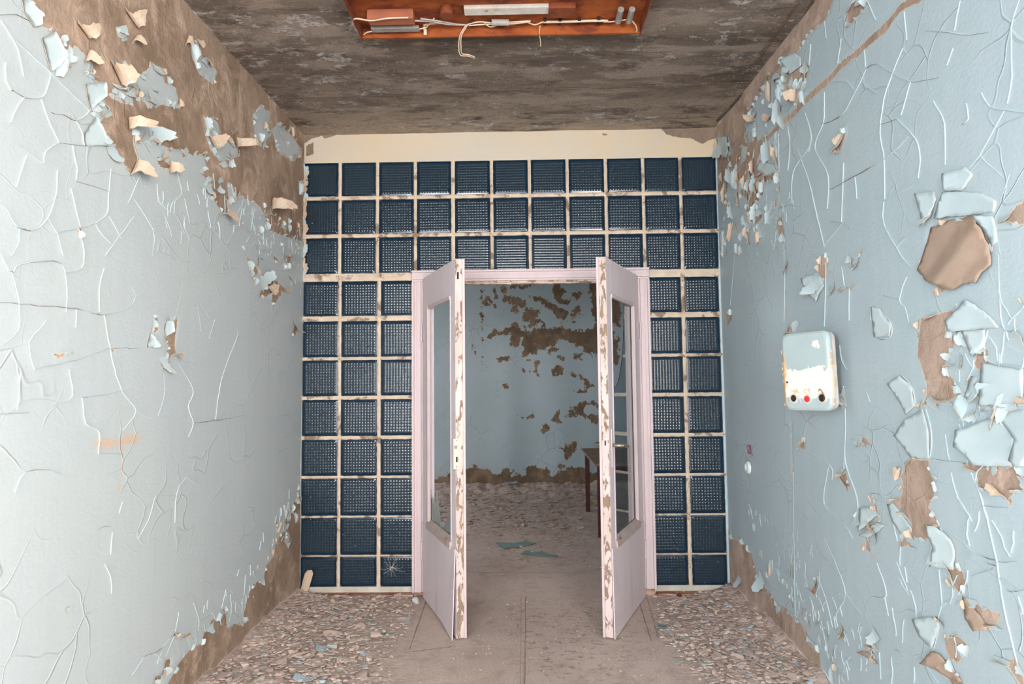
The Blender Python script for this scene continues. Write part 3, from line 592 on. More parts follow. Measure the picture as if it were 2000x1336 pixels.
# floor: relief of swept concrete, heaps of crumbled plaster along both walls
ZLp = on(PL_G, [(560,1148),(812,1156),(806,1200),(780,1275),(740,1400),(250,1400),(380,1336)])
ZRp = on(PL_G, [(1276,1156),(1440,1140),(1660,1370),(1420,1400),(1330,1290),(1290,1250)])
ZFp = [(-2.5, 5.6), (2.3, 5.3), (2.3, DF), (-2.5, DF)]
def pile_f(pts):
    s = np.maximum(np.maximum(sd_poly(pts, ZLp), sd_poly(pts, ZRp)), sd_poly(pts, ZFp) * 0.6)
    return s
def floor_h(pts, A=None):
    p = pile_f(pts); k = np.clip((p + 0.04) / 0.12, 0, 1); x = pts[:, 0]; y = pts[:, 1]
    near = (y < D)
    dL = np.where(near, x - XL, 9); dR = np.where(near, XR - x, 9); dF = DF - y
    base = 0.0015 * vnoise(pts, 4, 21, 3)
    heap = 0.050 * np.exp(-(dL / 0.10) ** 1.3) + 0.065 * np.exp(-(dR / 0.10) ** 1.3) + 0.14 * np.exp(-(np.clip(dF, 0, 9) / 0.28) ** 1.3) + 0.012 * k
    lump = (0.006 * k + 0.30 * heap) * vnoise(pts, 9, 22, 3) + 0.002 * k * vnoise(pts, 40, 23, 2)
    door = np.clip((D - y) / 0.05, 0, 1) + (y > D + TH)
    return (base + heap * 1.0 + lump) * np.clip(np.where((y > D - .02) & (y < D + TH + .02), 0.15, 1), 0, 1)
fy = np.concatenate([np.arange(-3.0, 1.9, 0.3), np.arange(1.9, D + 0.3, 0.013), np.arange(D + 0.3, DF + 0.03, 0.035)])
fx = np.concatenate([np.arange(-3.0, XL, 0.15), np.arange(XL, XR, 0.013), np.arange(XR, 2.6, 0.12)])
fl = grid_obj('floor', PL_G, fx, fy, {
    'groove': groove_attr(PL_G, [([(1026,1165),(1026,1250),(1024,1400)], 0.0045), ([(1018,1165),(1016,1400)], 0.002), ([(1245,1165),(1272,1252)], 0.004), ([(1263,1165),(1286,1250)], 0.003),
            ([(835,1165),(800,1268)], 0.004), ([(790,1275),(890,1262)], 0.004), ([(905,1007),(1170,1003)], 0.008), ([(915,1118),(1170,1120)], 0.003)]),
    'scuff': lambda p: np.maximum(sd_poly(p, on(PL_G, [(990,1180),(1180,1170),(1250,1230),(1230,1336),(1010,1336)])), sd_poly(p, on(PL_G, [(930,1120),(1160,1110),(1165,1060),(930,1060)]))),
    'pile': pile_f}, M['floor'], floor_h); prop(fl, kind='structure')

# far room and rear shell
_r = random.Random(19); FARX = []
for k in range(60):
    x = 905 + 300 * _r.random() ** 0.7; y = _r.uniform(548, 745) if _r.random() < .8 else _r.uniform(745, 920); w_ = _r.uniform(3, 16); h_ = _r.uniform(3, 14); a = _r.uniform(0, PI)
    FARX.append([(x + w_ * math.cos(a + q) * _r.uniform(.5, 1.2), y + h_ * math.sin(a + q) * _r.uniform(.5, 1.2)) for q in (0, 1.3, 2.5, 3.8, 5.1)])
w_f = grid_obj('wall_far', PL_F, np.arange(-3.0, 2.61, 0.015), np.arange(0, ZC + .02, 0.02), {'bare': bare_attr(PL_F, [
    [(x / 5.14 + 900, y / 5.14 + 540) for x, y in p] for p in (
     [(290,520),(400,540),(560,450),(590,550),(700,560),(760,500),(1000,520),(1250,540),(1380,470),(1500,470),(1600,700),(1600,900),(1380,760),(1300,800),(1180,700),(1000,620),(900,700),(640,800),(620,620),(520,720),(500,600),(340,570)],
     [(690,190),(900,240),(1000,340),(940,380),(800,290)], [(930,0),(1040,150),(1000,280),(940,200)], [(1190,1000),(1330,1100),(1260,1130)], [(1200,1270),(1240,1340),(1180,1336)], [(240,180),(285,190),(270,220)], [(290,240),(330,240),(310,280)],
     [(600,380),(780,340),(800,410),(640,450)], [(1100,380),(1170,370),(1160,480),(1120,480)], [(1280,40),(1600,100),(1600,500),(1330,420)], [(100,680),(140,680),(150,780)], [(730,850),(790,860),(770,1000)])] +
    [[(x / 4.175 + 840, y / 4.175 + 780) for x, y in p] for p in (
     [(1100,100),(1260,20),(1260,130),(1130,130)], [(1080,400),(1180,350),(1200,420),(1120,500)],
     [(-300,660),(50,650),(180,590),(330,550),(430,570),(580,610),(620,560),(680,620),(770,610),(800,540),(870,550),(1000,610),(1150,550),(1290,590),(1400,600),(1700,590),(1700,1000),(-300,1000)])] + FARX, [],
    [([(940,545),(941,600),(943,715),(944,722)], 0.006), ([(967,545),(968,600)], 0.005), ([(968,573),(985,580),(1000,592)], 0.005), ([(955,655),(985,645),(1010,640)], 0.02)]), 'stain': lambda p: np.full(len(p), -0.25)}, M['wall_far'],
    lambda p, A: 0.004 * vnoise(p, 2, 31, 2)); prop(w_f, kind='structure')
def slab(name, x0, x1, y0, y1, z0, z1, mat):
    b = MB(); b.box(x0, x1, y0, y1, z0, z1); o = b.build(name, mat); prop(o, kind='structure'); return o
M['plain_paint'] = simple_mat('plain_blue_paint', PAINT, PAINT2, 3, 0.5, 0.1)
slab('ceiling_far', -3.0, 2.6, D + TH, DF, ZC, ZC + 0.1, M['plaster'])
slab('wall_far_right', 2.6, 2.7, D, DF + .1, 0, ZC, M['plain_paint'])
b = MB()   # side wall of the far room with its window opening
for x0, x1, y0, y1, z0, z1 in ((-3.1, -3.0, D, 5.0, 0, ZC), (-3.1, -3.0, 6.4, DF + .1, 0, ZC), (-3.1, -3.0, 5.0, 6.4, 0, 0.85), (-3.1, -3.0, 5.0, 6.4, 2.35, ZC)): b.box(x0, x1, y0, y1, z0, z1)
prop(b.build('wall_far_left', M['plain_paint']), kind='structure')
slab('wall_back_left', -3.0, XL - 0.001, D, D + TH, 0, ZC, M['plain_paint']); slab('wall_back_right', XR + 0.005, 2.6, D, D + TH, 0, ZC, M['plain_paint'])
b = MB()
b.box(XL, -1.25, -3.1, -3.0, 0, ZC); b.box(1.25, XR, -3.1, -3.0, 0, ZC); b.box(-1.25, 1.25, -3.1, -3.0, 2.9, ZC); b.box(-1.25, 1.25, -3.1, -3.0, 0, 0.35)
prop(b.build('wall_rear', M['plain_paint']), kind='structure')

# ================================================================ peeling paint: lifted cracks, curled flakes, hanging sheets
from mathutils.geometry import delaunay_2d_cdt
def flake_geo(P, n, d, L, Wd, theta, bendf=1.0, lift=0.0015, rng=random, jag=0.25, taper=0.5, NI=6, NJ=4, th=0.0012):
    """a tongue of paint fixed along one edge, curling off the wall; side 0 = painted face, side 1 = cream underside"""
    n = n.normalized(); d = (d - n * d.dot(n)).normalized(); w = n.cross(d)
    pos = Vector(P) + n * lift; cen = []; nor = []; ang = 0.0
    for i in range(NI + 1):
        t_ = i / NI; ang = theta * min(t_ / bendf, 1.0)
        cen.append(pos.copy()); nor.append(n * math.cos(ang) - d * math.sin(ang))
        am = theta * min((t_ + 0.5 / NI) / bendf, 1.0); pos = pos + (d * math.cos(am) + n * math.sin(am)) * (L / NI)
    js = [1 + jag * rng.uniform(-1, 1) for _ in range(NJ + 1)]; ea = [1 + jag * rng.uniform(-1, 1) for _ in range(NI + 1)]; eb = [1 + jag * rng.uniform(-1, 1) for _ in range(NI + 1)]
    ex = rng.uniform(0.35, 0.65)
    V = []
    for i in range(NI + 1):
        t_ = i / NI; hw = Wd / 2 * (1 - taper * t_ ** 1.6)
        for j in range(NJ + 1):
            s = j / NJ; k = (s - 0.5) * 2; off = k * hw * (ea[i] if k < 0 else eb[i])
            lag = (js[j] - 1) * L * 0.5 * t_ - abs(s - ex) * L * 0.35 * t_ * t_
            V.append(cen[i] + w * off + (d * math.cos(theta * min(t_ / bendf, 1)) + n * math.sin(theta * min(t_ / bendf, 1))) * lag)
    N = len(V); V2 = [V[i * (NJ + 1) + j] - nor[i] * th for i in range(NI + 1) for j in range(NJ + 1)]
    F = []; MI = []
    for i in range(NI):
        for j in range(NJ):
            a = i * (NJ + 1) + j; q = (a, a + 1, a + NJ + 2, a + NJ + 1)
            F.append(q); MI.append(0); F.append(tuple(N + x for x in q[::-1])); MI.append(1)
    rim = [j for j in range(NJ + 1)] + [i * (NJ + 1) + NJ for i in range(1, NI + 1)] + [NI * (NJ + 1) + j for j in range(NJ - 1, -1, -1)] + [i * (NJ + 1) for i in range(NI - 1, 0, -1)]
    for a, b_ in zip(rim, rim[1:] + rim[:1]): F.append((a, N + a, N + b_, b_)); MI.append(1)
    return V + V2, F, MI
FLM = [M['flake_front'], M['flake_back']]
FL = {'L': [], 'R': [], 'B': []}        # (projected size, verts, faces, mi)
def px_size(vs):
    q = [project(v) for v in vs[::3]]
    xs = [a for a, _ in q]; yy = [b_ for _, b_ in q]
    if max(xs) < -20 or min(xs) > 2020 or min(yy) > 1356 or max(yy) < -20: return 0
    return max(max(xs) - min(xs), max(yy) - min(yy))
def put_flake(side, pl, u, v, du, dv, L, Wd, theta, **kw):
    vs, f, mi = flake_geo(pl.P(u, v), pl.n, pl.vec(du, dv), L, Wd, theta, **kw)
    s = px_size(vs)
    if s > 2: FL[side].append((s, vs, f, mi))
def sheet(side, pl, poly, hinge, free, h, power=1.4, thick=0.0015, base=0.003, crease=None, back=False, mats=None, label=None):
    """a broken plate of paint with a traced outline, standing off the wall towards its free edge"""
    uv = on(pl, poly); H = Vector(pl.uv(*hinge)); Fr = Vector(pl.uv(*free)); ax = (Fr - H); LL = ax.length; ax.normalize()
    rg = random.Random(int(poly[0][0] * 7)); pts = []; n0 = len(uv)
    for i in range(n0):
        a = Vector(uv[i]); b_ = Vector(uv[(i + 1) % n0]); e = b_ - a; k = max(1, int(e.length / 0.012)); nn = Vector((-e.y, e.x)).normalized()
        for q in range(k): pts.append(a + e * q / k + (nn * rg.uniform(-.0022, .0022) if q else nn * 0))
    nb = len(pts); A = np.array(uv); lo = A.min(0); hi = A.max(0); st = 0.014
    for x in np.arange(lo[0], hi[0], st):
        for y in np.arange(lo[1], hi[1], st):
            p = (x + rg.uniform(-.003, .003), y + rg.uniform(-.003, .003))
            if pip(p[0], p[1], uv) and sd_poly(np.array([p]), A)[0] > 0.006: pts.append(Vector(p))
    vo, ed, tri, _, _, _ = delaunay_2d_cdt([Vector(p) for p in pts], [(i, (i + 1) % nb) for i in range(nb)], [], 1, 1e-6)
    tri = [list(t_) for t_ in tri]; cnt = {}
    for t_ in tri:
        for a, b_ in zip(t_, t_[1:] + t_[:1]): cnt.setdefault(frozenset((a, b_)), []).append((a, b_))
    bidx = [v_[0] for v_ in cnt.values() if len(v_) == 1]; V = []
    for p in vo:
        k = max(0.0, min(1.2, (p - H).dot(ax) / LL)); hh_ = base + h * 0.8 * k ** power
        if crease:
            c0 = Vector(pl.uv(*crease[0])); c1 = Vector(pl.uv(*crease[1])); e = (c1 - c0).normalized(); dd = abs((p - c0).x * e.y - (p - c0).y * e.x); hh_ += 0.016 * max(0, 1 - dd / 0.07)
        hh_ += 0.0020 * noise.noise((p.x * 11, p.y * 11, 3.0)) * min(1, k * 3)
        V.append((p.x, p.y, hh_))
    P1 = [pl.P(a, b_, c) for a, b_, c in V]; P2 = [pl.P(a, b_, c - thick) for a, b_, c in V]; N = len(P1)
    F = []; MI = []; front = 1 if back else 0
    for f_ in tri:
        a, b_, c = (P1[i] for i in f_); 
        if (b_ - a).cross(c - a).dot(pl.n) < 0: f_ = f_[::-1]
        F.append(tuple(f_)); MI.append(front); F.append(tuple(N + i for i in f_[::-1])); MI.append(1)
    for a, b_ in bidx: F.append((a, b_, N + b_, N + a)); MI.append(1)
    return P1 + P2, F, MI

def autoflakes(side, pl, polys, step, seed, dens=0.75):
    rg = random.Random(seed)
    for poly in polys:
        uv = on(pl, poly); A = np.array(uv); n_ = len(uv)
        area_ = 0.5 * sum(uv[i][0] * uv[(i + 1) % n_][1] - uv[(i + 1) % n_][0] * uv[i][1] for i in range(n_))
        for i in range(n_):
            a = Vector(uv[i]); b_ = Vector(uv[(i + 1) % n_]); e = b_ - a; Ln = e.length
            if Ln < 1e-4: continue
            e.normalize(); inn = Vector((-e.y, e.x)) * (1 if area_ > 0 else -1); k = rg.uniform(0, step)
            while k < Ln:
                p = a + e * k
                if rg.random() < dens and PLIM(pl, p):
                    L = rg.choice((rg.uniform(.008, .02), rg.uniform(.012, .045)))
                    dirn = inn + e * rg.uniform(-.6, .6); q = p - inn * 0.005
                    back = rg.random()
                    th_ = rg.uniform(0.3, 1.1) if back < 0.6 else rg.uniform(1.8, 3.3)
                    put_flake(side, pl, q.x, q.y, dirn.x, dirn.y, L, L * rg.uniform(.8, 2.0), th_, bendf=rg.uniform(.6, 1), rng=rg, taper=rg.uniform(.2, .8))
                k += step * rg.uniform(.5, 1.6)
def PLIM(pl, p):
    if pl.axis == 0: return 1.5 < p[0] < D - 0.01 and 0.01 < p[1] < ZC - 0.01
    return True
def scatter(side, pl, region, count, Lr, seed, sides=(0.3, 1.4), vertical=False, backp=0.3, d0=None):
    """flakes over a patch of wall where the paint is shattered"""
    rg = random.Random(seed); uv = on(pl, region); A = np.array(uv); lo = A.min(0); hi = A.max(0); k = 0; g = 0
    while k < count and g < count * 40:
        g += 1; u = rg.uniform(lo[0], hi[0]); v_ = rg.uniform(lo[1], hi[1])
        if not pip(u, v_, uv) or not PLIM(pl, (u, v_)): continue
        a = rg.uniform(0, 2 * PI)
        if vertical: a = rg.choice((0, PI)) + rg.uniform(-.5, .5)
        L = rg.uniform(*Lr)
        put_flake(side, pl, u, v_, math.cos(a), math.sin(a), L, L * (rg.uniform(1.5, 3.2) if vertical else rg.uniform(.8, 1.9)), rg.uniform(*sides) if rg.random() > backp else rg.uniform(1.9, 3.2), bendf=rg.uniform(.6, 1), rng=rg, taper=rg.uniform(.2, .7)); k += 1

def cracks(name, pl, lines, parent, seed, hr=(0.002, 0.0045)):
    rg = random.Random(seed); m = MB()
    for line in lines:
        uv = [Vector((a, b_, 0)) for a, b_ in on(pl, line)]
        tot = sum((uv[i + 1] - uv[i]).length for i in range(len(uv) - 1)); k = max(2, int(tot / len(uv) / 0.018))
        pts = smoothline(uv, k, 0.0018); h0 = rg.uniform(*hr); n_ = len(pts); vs = []; fs = []; mi = []; ww = rg.uniform(0.0022, 0.0048); sl = rg.uniform(0.0006, 0.0014)
        for i, p in enumerate(pts):
            tg = (pts[min(i + 1, n_ - 1)] - pts[max(i - 1, 0)]); tg = tg.normalized() if tg.length > 0 else Vector((1, 0, 0))
            sd2 = Vector((-tg.y, tg.x, 0))
            if sd2.x < 0: sd2 = -sd2          # steep side faces away from the rear opening
            env = min(1, i / 6, (n_ - 1 - i) / 6); h = max(0.0004, h0 * env * (0.75 + 0.5 * noise.noise((p.x * 18, p.y * 18, seed))))
            w_ = ww * (0.4 + 0.6 * env)
            for o_, hh_ in ((-w_, -0.003), (-w_, 0.0), (-w_ * .35, h * .55), (0, h), (sl * env + .0003, -0.003)):
                q = p + sd2 * o_; vs.append(pl.P(q.x, q.y, hh_ + 0.0012))
        for i in range(n_ - 1):
            for j in range(4):
                a = i * 5 + j; fs.append((a, a + 1, a + 6, a + 5)); mi.append(0 if j < 3 else 1)
        m.add(vs, fs, mi)
    o = m.build(name, [M['flake_front'], M['flake_slit']], parent); o['kind'] = 'stuff'
    o.data.polygons.foreach_set('use_smooth', np.array([mm == 0 for mm in m.m])); return o
cracks('lifted_crack_edges', PL_L, L_CRACK, w_l, 3, (0.0003, 0.0009))
cracks('lifted_crack_edges', PL_R, R_CRACK, w_r, 4, (0.0004, 0.0013))
# fine crackle beside the main lines
def crackle(pl, region, count, seed, lr=(0.03, 0.12), vertical=0.5):
    rg = random.Random(seed); A = np.array(on(pl, region)); lo = A.min(0); hi = A.max(0); out = []
    while len(out) < count:
        u = rg.uniform(lo[0], hi[0]); v_ = rg.uniform(lo[1], hi[1])
        if not pip(u, v_, A): continue
        a = (PI / 2 + rg.uniform(-.35, .35)) if rg.random() < vertical else rg.uniform(0, PI); pts = [(u, v_)]
        for _ in range(rg.randint(2, 4)):
            a += rg.uniform(-.5, .5); L = rg.uniform(*lr) / 3; u += math.cos(a) * L; v_ += math.sin(a) * L; pts.append((u, v_))
        if all(PLIM(pl, q) for q in pts): out.append(pts)
    return out
def to_px(pl, pts): return [project(pl.P(a, b_)) for a, b_ in pts]
cr2 = [to_px(PL_R, p) for p in crackle(PL_R, C8([(200,600),(420,980),(560,1130),(640,1336),(900,1336),(700,900),(420,500),(150,400)]), 90, 11, (.02, .07), .8)]
cr2 += [to_px(PL_R, p) for p in crackle(PL_R, C6([(0,1000),(330,700),(420,1100),(340,1336),(0,1336)]), 50, 12, (.02, .08), .9)]
cr2 += [to_px(PL_R, p) for p in crackle(PL_R, C8([(900,500),(1640,400),(1640,1336),(900,1336)]), 26, 14, (.03, .12), .6)]
cr2 += [to_px(PL_R, p) for p in crackle(PL_R, C7([(1200,500),(1640,400),(1640,1336),(1200,1336)]), 26, 15, (.03, .14), .6)]
cracks('fine_crackle', PL_R, cr2, w_r, 6, (0.0003, 0.0010))
cr3 = [to_px(PL_L, p) for p in crackle(PL_L, C1([(950,850),(1570,1240),(1590,1336),(800,1336),(700,950)]), 50, 13, (.02, .10), .7)]
cr3 += [to_px(PL_L, p) for p in crackle(PL_L, C2([(1250,0),(1590,100),(1590,520),(1300,420)]), 34, 16, (.02, .07), .8)]
cr3 += [to_px(PL_L, p) for p in crackle(PL_L, C3([(1330,700),(1490,420),(1610,250),(1610,380),(1300,1000),(800,1336),(700,1250)]), 50, 17, (.02, .07), .9)]
cracks('fine_crackle', PL_L, cr3, w_l, 7, (0.0003, 0.0009))

autoflakes('L', PL_L, L_BARE, 0.045, 21, 0.75); autoflakes('L', PL_L, L_ISLE, 0.04, 22, 0.8)
autoflakes('R', PL_R, R_BARE, 0.040, 23, 0.72); autoflakes('R', PL_R, R_ISLE, 0.04, 24, 0.8)
scatter('L', PL_L, C1([(1280,1010),(1590,1180),(1590,1336),(1250,1200)]), 22, (.012, .035), 31)
scatter('L', PL_L, C2([(1250,180),(1590,150),(1590,420),(1300,400)]), 16, (.012, .035), 32)
scatter('L', PL_L, C1([(620,330),(930,430),(930,560),(600,540)]), 12, (.02, .04), 33, (0.4, 1.0), backp=.15)
scatter('L', PL_L, C1([(1080,620),(1240,760),(1240,830),(1100,1040),(1050,900)]), 14, (.02, .04), 34, (0.4, 1.2))
scatter('L', PL_L, C1([(1330,560),(1580,700),(1570,850),(1340,760)]), 14, (.015, .04), 35, (0.4, 1.3))
scatter('L', PL_L, C3([(1480,380),(1600,250),(1600,420),(1530,560),(1420,700)]), 12, (.012, .03), 36, vertical=True)
scatter('R', PL_R, C6([(20,900),(230,560),(330,720),(330,1100),(200,1300),(20,1300)]), 60, (.015, .05), 37, (0.5, 1.5), True)
scatter('R', PL_R, C6([(200,430),(480,280),(460,560),(250,700)]), 26, (.015, .045), 38, (0.4, 1.3), True)
scatter('R', PL_R, C6([(20,1050),(230,1050),(230,1336),(20,1336)]), 26, (.010, .03), 39, (0.4, 1.3), True, .25)
scatter('R', PL_R, C8([(150,600),(420,940),(540,1080),(620,1300),(700,1336),(560,1000),(400,700)]), 34, (.010, .03), 40, (0.3, .9), True, .1)
scatter('R', PL_R, C7([(1180,600),(1600,560),(1600,960),(1250,960)]), 10, (.03, .06), 41, (0.4, 1.0), False, .1)
# notable hand-placed curls: (wall, crop, base point, tip, width in crop px, bend angle, bend fraction)
for side, pl, C, a, b_, wpx, th_, bf in [
    ('L', PL_L, C1, (395,215), (430,140), 80, 2.9, .8), ('L', PL_L, C1, (400,240), (455,310), 70, 2.6, .6), ('L', PL_L, C1, (560,600), (680,650), 60, 2.8, .7),
    ('L', PL_L, C1, (625,800), (700,900), 90, 2.7, .7), ('L', PL_L, C1, (545,425), (610,370), 110, 2.6, .8), ('L', PL_L, C1, (780,700), (870,705), 80, 0.7, .9),
    ('L', PL_L, C1, (510,670), (548,755), 70, 0.8, .9), ('L', PL_L, C1, (570,760), (600,850), 70, 0.8, .9), ('L', PL_L, C1, (1150,735), (1235,745), 40, 3.2, .8),
    ('L', PL_L, C1, (1100,720), (1070,790), 70, 2.4, .6), ('L', PL_L, C1, (1355,1020), (1420,1080), 60, 2.6, .7), ('L', PL_L, C1, (1140,1040), (1160,1140), 70, 2.4, .6),
    ('L', PL_L, C1, (655,150), (680,80), 90, 2.7, .7), ('L', PL_L, C1, (665,150), (700,220), 60, 2.6, .7), ('L', PL_L, C1, (975,215), (955,180), 60, 2.8, .7), ('L', PL_L, C1, (1065,330), (1060,270), 60, 2.8, .7),
    ('L', PL_L, C1, (840,850), (890,880), 60, 2.8, .8), ('L', PL_L, C1, (1080,960), (1090,1020), 60, .7, .9), ('L', PL_L, C2, (900,740), (900,805), 60, 2.8, .9), ('L', PL_L, C2, (1400,430), (1390,485), 90, 2.5, .6),
    ('L', PL_L, C2, (1360,420), (1400,360), 70, 0.6, .9), ('L', PL_L, C2, (785,700), (810,740), 60, .8, .9), ('L', PL_L, C2, (1540,600), (1530,680), 50, 1.2, .9), ('L', PL_L, C2, (845,790), (860,890), 50, 1.0, .9),
    ('L', PL_L, C1, (790,480), (800,555), 70, .7, .9), ('L', PL_L, C1, (730,430), (740,500), 70, .7, .9), ('L', PL_L, C1, (290,240), (330,290), 70, .7, .9), ('L', PL_L, C3, (365,925), (362,960), 30, 1.0, .9),
    ('R', PL_R, C7, (545,240), (500,340), 90, .9, .9), ('R', PL_R, C6, (640,700), (640,795), 80, .9, .9), ('R', PL_R, C6, (1110,1060), (1100,1170), 90, .8, .9), ('R', PL_R, C6, (395,300), (370,380), 90, .7, .9),
    ('R', PL_R, C6, (420,500), (460,480), 60, 2.4, .7), ('R', PL_R, C6, (285,600), (290,650), 60, 2.4, .7), ('R', PL_R, C6, (200,600), (215,650), 40, 2.4, .7), ('R', PL_R, C6, (30,740), (10,820), 100, .6, .9),
    ('R', PL_R, C7, (725,150), (735,210), 50, .9, .9), ('R', PL_R, C7, (355,180), (375,215), 70, .8, .9), ('R', PL_R, C8, (250,760), (230,830), 70, .8, .9), ('R', PL_R, C8, (125,760), (120,820), 40, 1.0, .9),
    ('R', PL_R, C8, (830,560), (880,470), 70, .9, .9), ('R', PL_R, C8, (860,1060), (840,1120), 60, .9, .9), ('R', PL_R, C8, (660,1040), (690,1100), 60, 1.0, .9), ('R', PL_R, C7, (1365,760), (1370,900), 60, .7, .9),
    ('R', PL_R, C7, (665,930), (660,870), 40, .8, .9), ('R', PL_R, C7, (600,280), (610,340), 50, .8, .9), ('R', PL_R, C8, (770,400), (775,500), 60, .9, .9), ('R', PL_R, C8, (1180,600), (1180,700), 70, .8, .9)]:
    (ax_, ay_), (bx_, by_) = C([a, b_]); u0 = Vector(pl.uv(ax_, ay_)); u1 = Vector(pl.uv(bx_, by_))
    if th_ > 2 and u1.x > u0.x: u0, u1 = u1, u0
    dv = u1 - u0; L = max(0.02, dv.length * (1.25 if th_ > 2 else 1.1))
    wd = wpx / S6 * (u0.x / F_PX)
    put_flake(side, pl, u0.x, u0.y, dv.x, dv.y, L, wd * 1.1, th_, bendf=bf, lift=0.003, taper=0.35, jag=.2, NI=8, NJ=5)

sheets = []
def S(side, pl, C, poly, hinge, free, h, **kw):
    poly = C(poly) if C else poly; hinge, free = (C([hinge, free]) if C else (hinge, free))
    if 'crease' in kw and C: kw['crease'] = C(kw['crease'])
    v_, f_, mi_ = sheet(side, pl, poly, hinge, free, h, **kw); sheets.append((side, v_, f_, mi_, kw.get('back', False), px_size(v_)))
S('R', PL_R, None, [(1819,445),(1866,427),(1911,421),(1925,443),(1941,490),(1948,517),(1931,532),(1922,551),(1898,553),(1875,566),(1860,560),(1845,555),(1822,548),(1800,527),(1815,470)], (1870,430), (1872,566), 0.030, back=True, crease=[(1911,450),(1850,545)])
S('R', PL_R, C6, [(1168,1140),(1185,1060),(1205,1003),(1300,1000),(1400,1010),(1465,1050),(1450,1108),(1300,1125)], (1440,1040), (1175,1100), 0.022)
S('R', PL_R, C6, [(1205,905),(1305,868),(1342,912),(1290,995),(1212,990)], (1330,900), (1205,960), 0.022)
S('R', PL_R, C6, [(1050,1010),(1140,998),(1150,1040),(1135,1100),(1110,1175),(1075,1080)], (1140,1010), (1080,1100), 0.020)
S('R', PL_R, C7, [(1285,1040),(1340,1025),(1420,980),(1450,965),(1500,1010),(1560,1080),(1550,1232),(1380,1228),(1340,1180),(1285,1130)], (1500,1000), (1290,1130), 0.034)
S('R', PL_R, C7, [(1450,968),(1530,945),(1603,935),(1640,960),(1640,1230),(1600,1240),(1555,1200),(1570,1090),(1505,1008)], (1600,950), (1560,1200), 0.020)
S('R', PL_R, C7, [(1225,470),(1262,425),(1312,360),(1400,420),(1480,505),(1350,520),(1240,527)], (1420,460), (1230,500), 0.024)
S('R', PL_R, C7, [(1295,520),(1405,518),(1408,600),(1350,660),(1325,600)], (1400,540), (1320,640), 0.016)
S('R', PL_R, C7, [(1400,690),(1500,715),(1603,725),(1603,890),(1520,905),(1400,915),(1395,820)], (1600,760), (1400,880), 0.018)
S('R', PL_R, C7, [(1335,760),(1385,760),(1370,880),(1325,870)], (1380,770), (1330,850), 0.018)
S('R', PL_R, C7, [(910,800),(965,755),(1020,815),(1035,920),(990,962),(960,890)], (1030,850), (915,810), 0.016)
S('R', PL_R, C7, [(940,1070),(990,985),(1080,930),(1110,1060),(1115,1190),(1020,1186),(985,1130)], (1110,1050), (945,1075), 0.012)
S('R', PL_R, C7, [(815,395),(860,410),(870,440),(912,490),(905,552),(830,556)], (900,480), (815,480), 0.008)
S('R', PL_R, C8, [(1145,480),(1190,490),(1260,560),(1282,620),(1278,722),(1175,706),(1185,600),(1160,540)], (1275,600), (1160,600), 0.022)
S('R', PL_R, C8, [(1325,862),(1365,905),(1420,965),(1472,1046),(1415,1053),(1365,985)], (1400,920), (1370,1020), 0.028, back=True)
S('R', PL_R, C8, [(1075,985),(1150,975),(1200,1010),(1165,1150),(1110,1085)], (1190,1050), (1085,1000), 0.018)
S('R', PL_R, C8, [(1170,1160),(1200,1170),(1320,1320),(1300,1336),(1170,1250),(1120,1225)], (1280,1260), (1130,1200), 0.02, back=True)
S('R', PL_R, C8, [(790,540),(860,465),(902,485),(880,510),(830,552)], (880,470), (800,545), 0.02)
S('R', PL_R, C8, [(780,390),(850,380),(862,430),(785,520)], (860,400), (785,500), 0.02)
S('R', PL_R, C7, [(470,250),(500,235),(545,240),(563,290),(540,330),(530,372),(488,320)], (560,260), (490,310), 0.028)
S('R', PL_R, C8, [(925,370),(950,362),(1050,500),(1045,540),(1000,530),(955,460)], (1000,440), (960,480), 0.012)
S('R', PL_R, C8, [(780,1165),(815,1160),(862,1220),(800,1180)], (850,1160), (810,1200), 0.02, back=True)
S('R', PL_R, C6, [(350,310),(410,275),(440,300),(440,345),(390,385),(370,350)], (430,300), (370,350), 0.02)
S('R', PL_R, C6, [(2,712),(58,708),(75,790),(60,825),(8,805)], (10,740), (65,800), 0.02)
S('R', PL_R, C6, [(215,880),(240,840),(300,860),(310,890),(262,918)], (305,870), (220,885), 0.018)
S('R', PL_R, C6, [(1365,1125),(1450,1130),(1470,1260),(1440,1290),(1400,1190)], (1460,1180), (1380,1150), 0.016)
S('L', PL_L, C1, [(275,165),(300,225),(330,290),(300,345),(262,375),(240,300),(215,200)], (220,250), (320,290), 0.016)
S('L', PL_L, C1, [(490,600),(520,655),(550,742),(555,760),(500,758),(440,760),(432,700),(470,640)], (440,700), (550,730), 0.016)
S('L', PL_L, C1, [(440,440),(530,430),(538,500),(500,540),(470,575),(455,520)], (450,500), (530,480), 0.016)
S('L', PL_L, C1, [(150,0),(205,70),(203,125),(170,140),(120,60),(110,0)], (120,60), (205,100), 0.014)
S('L', PL_L, C1, [(785,690),(830,672),(868,698),(825,742),(785,742)], (785,710), (865,705), 0.022)
S('L', PL_L, C2, [(860,600),(890,610),(895,660),(860,690),(850,650)], (850,640), (890,640), 0.014)
S('L', PL_L, C2, [(780,665),(800,690),(806,735),(760,742),(770,700)], (760,700), (805,730), 0.014)

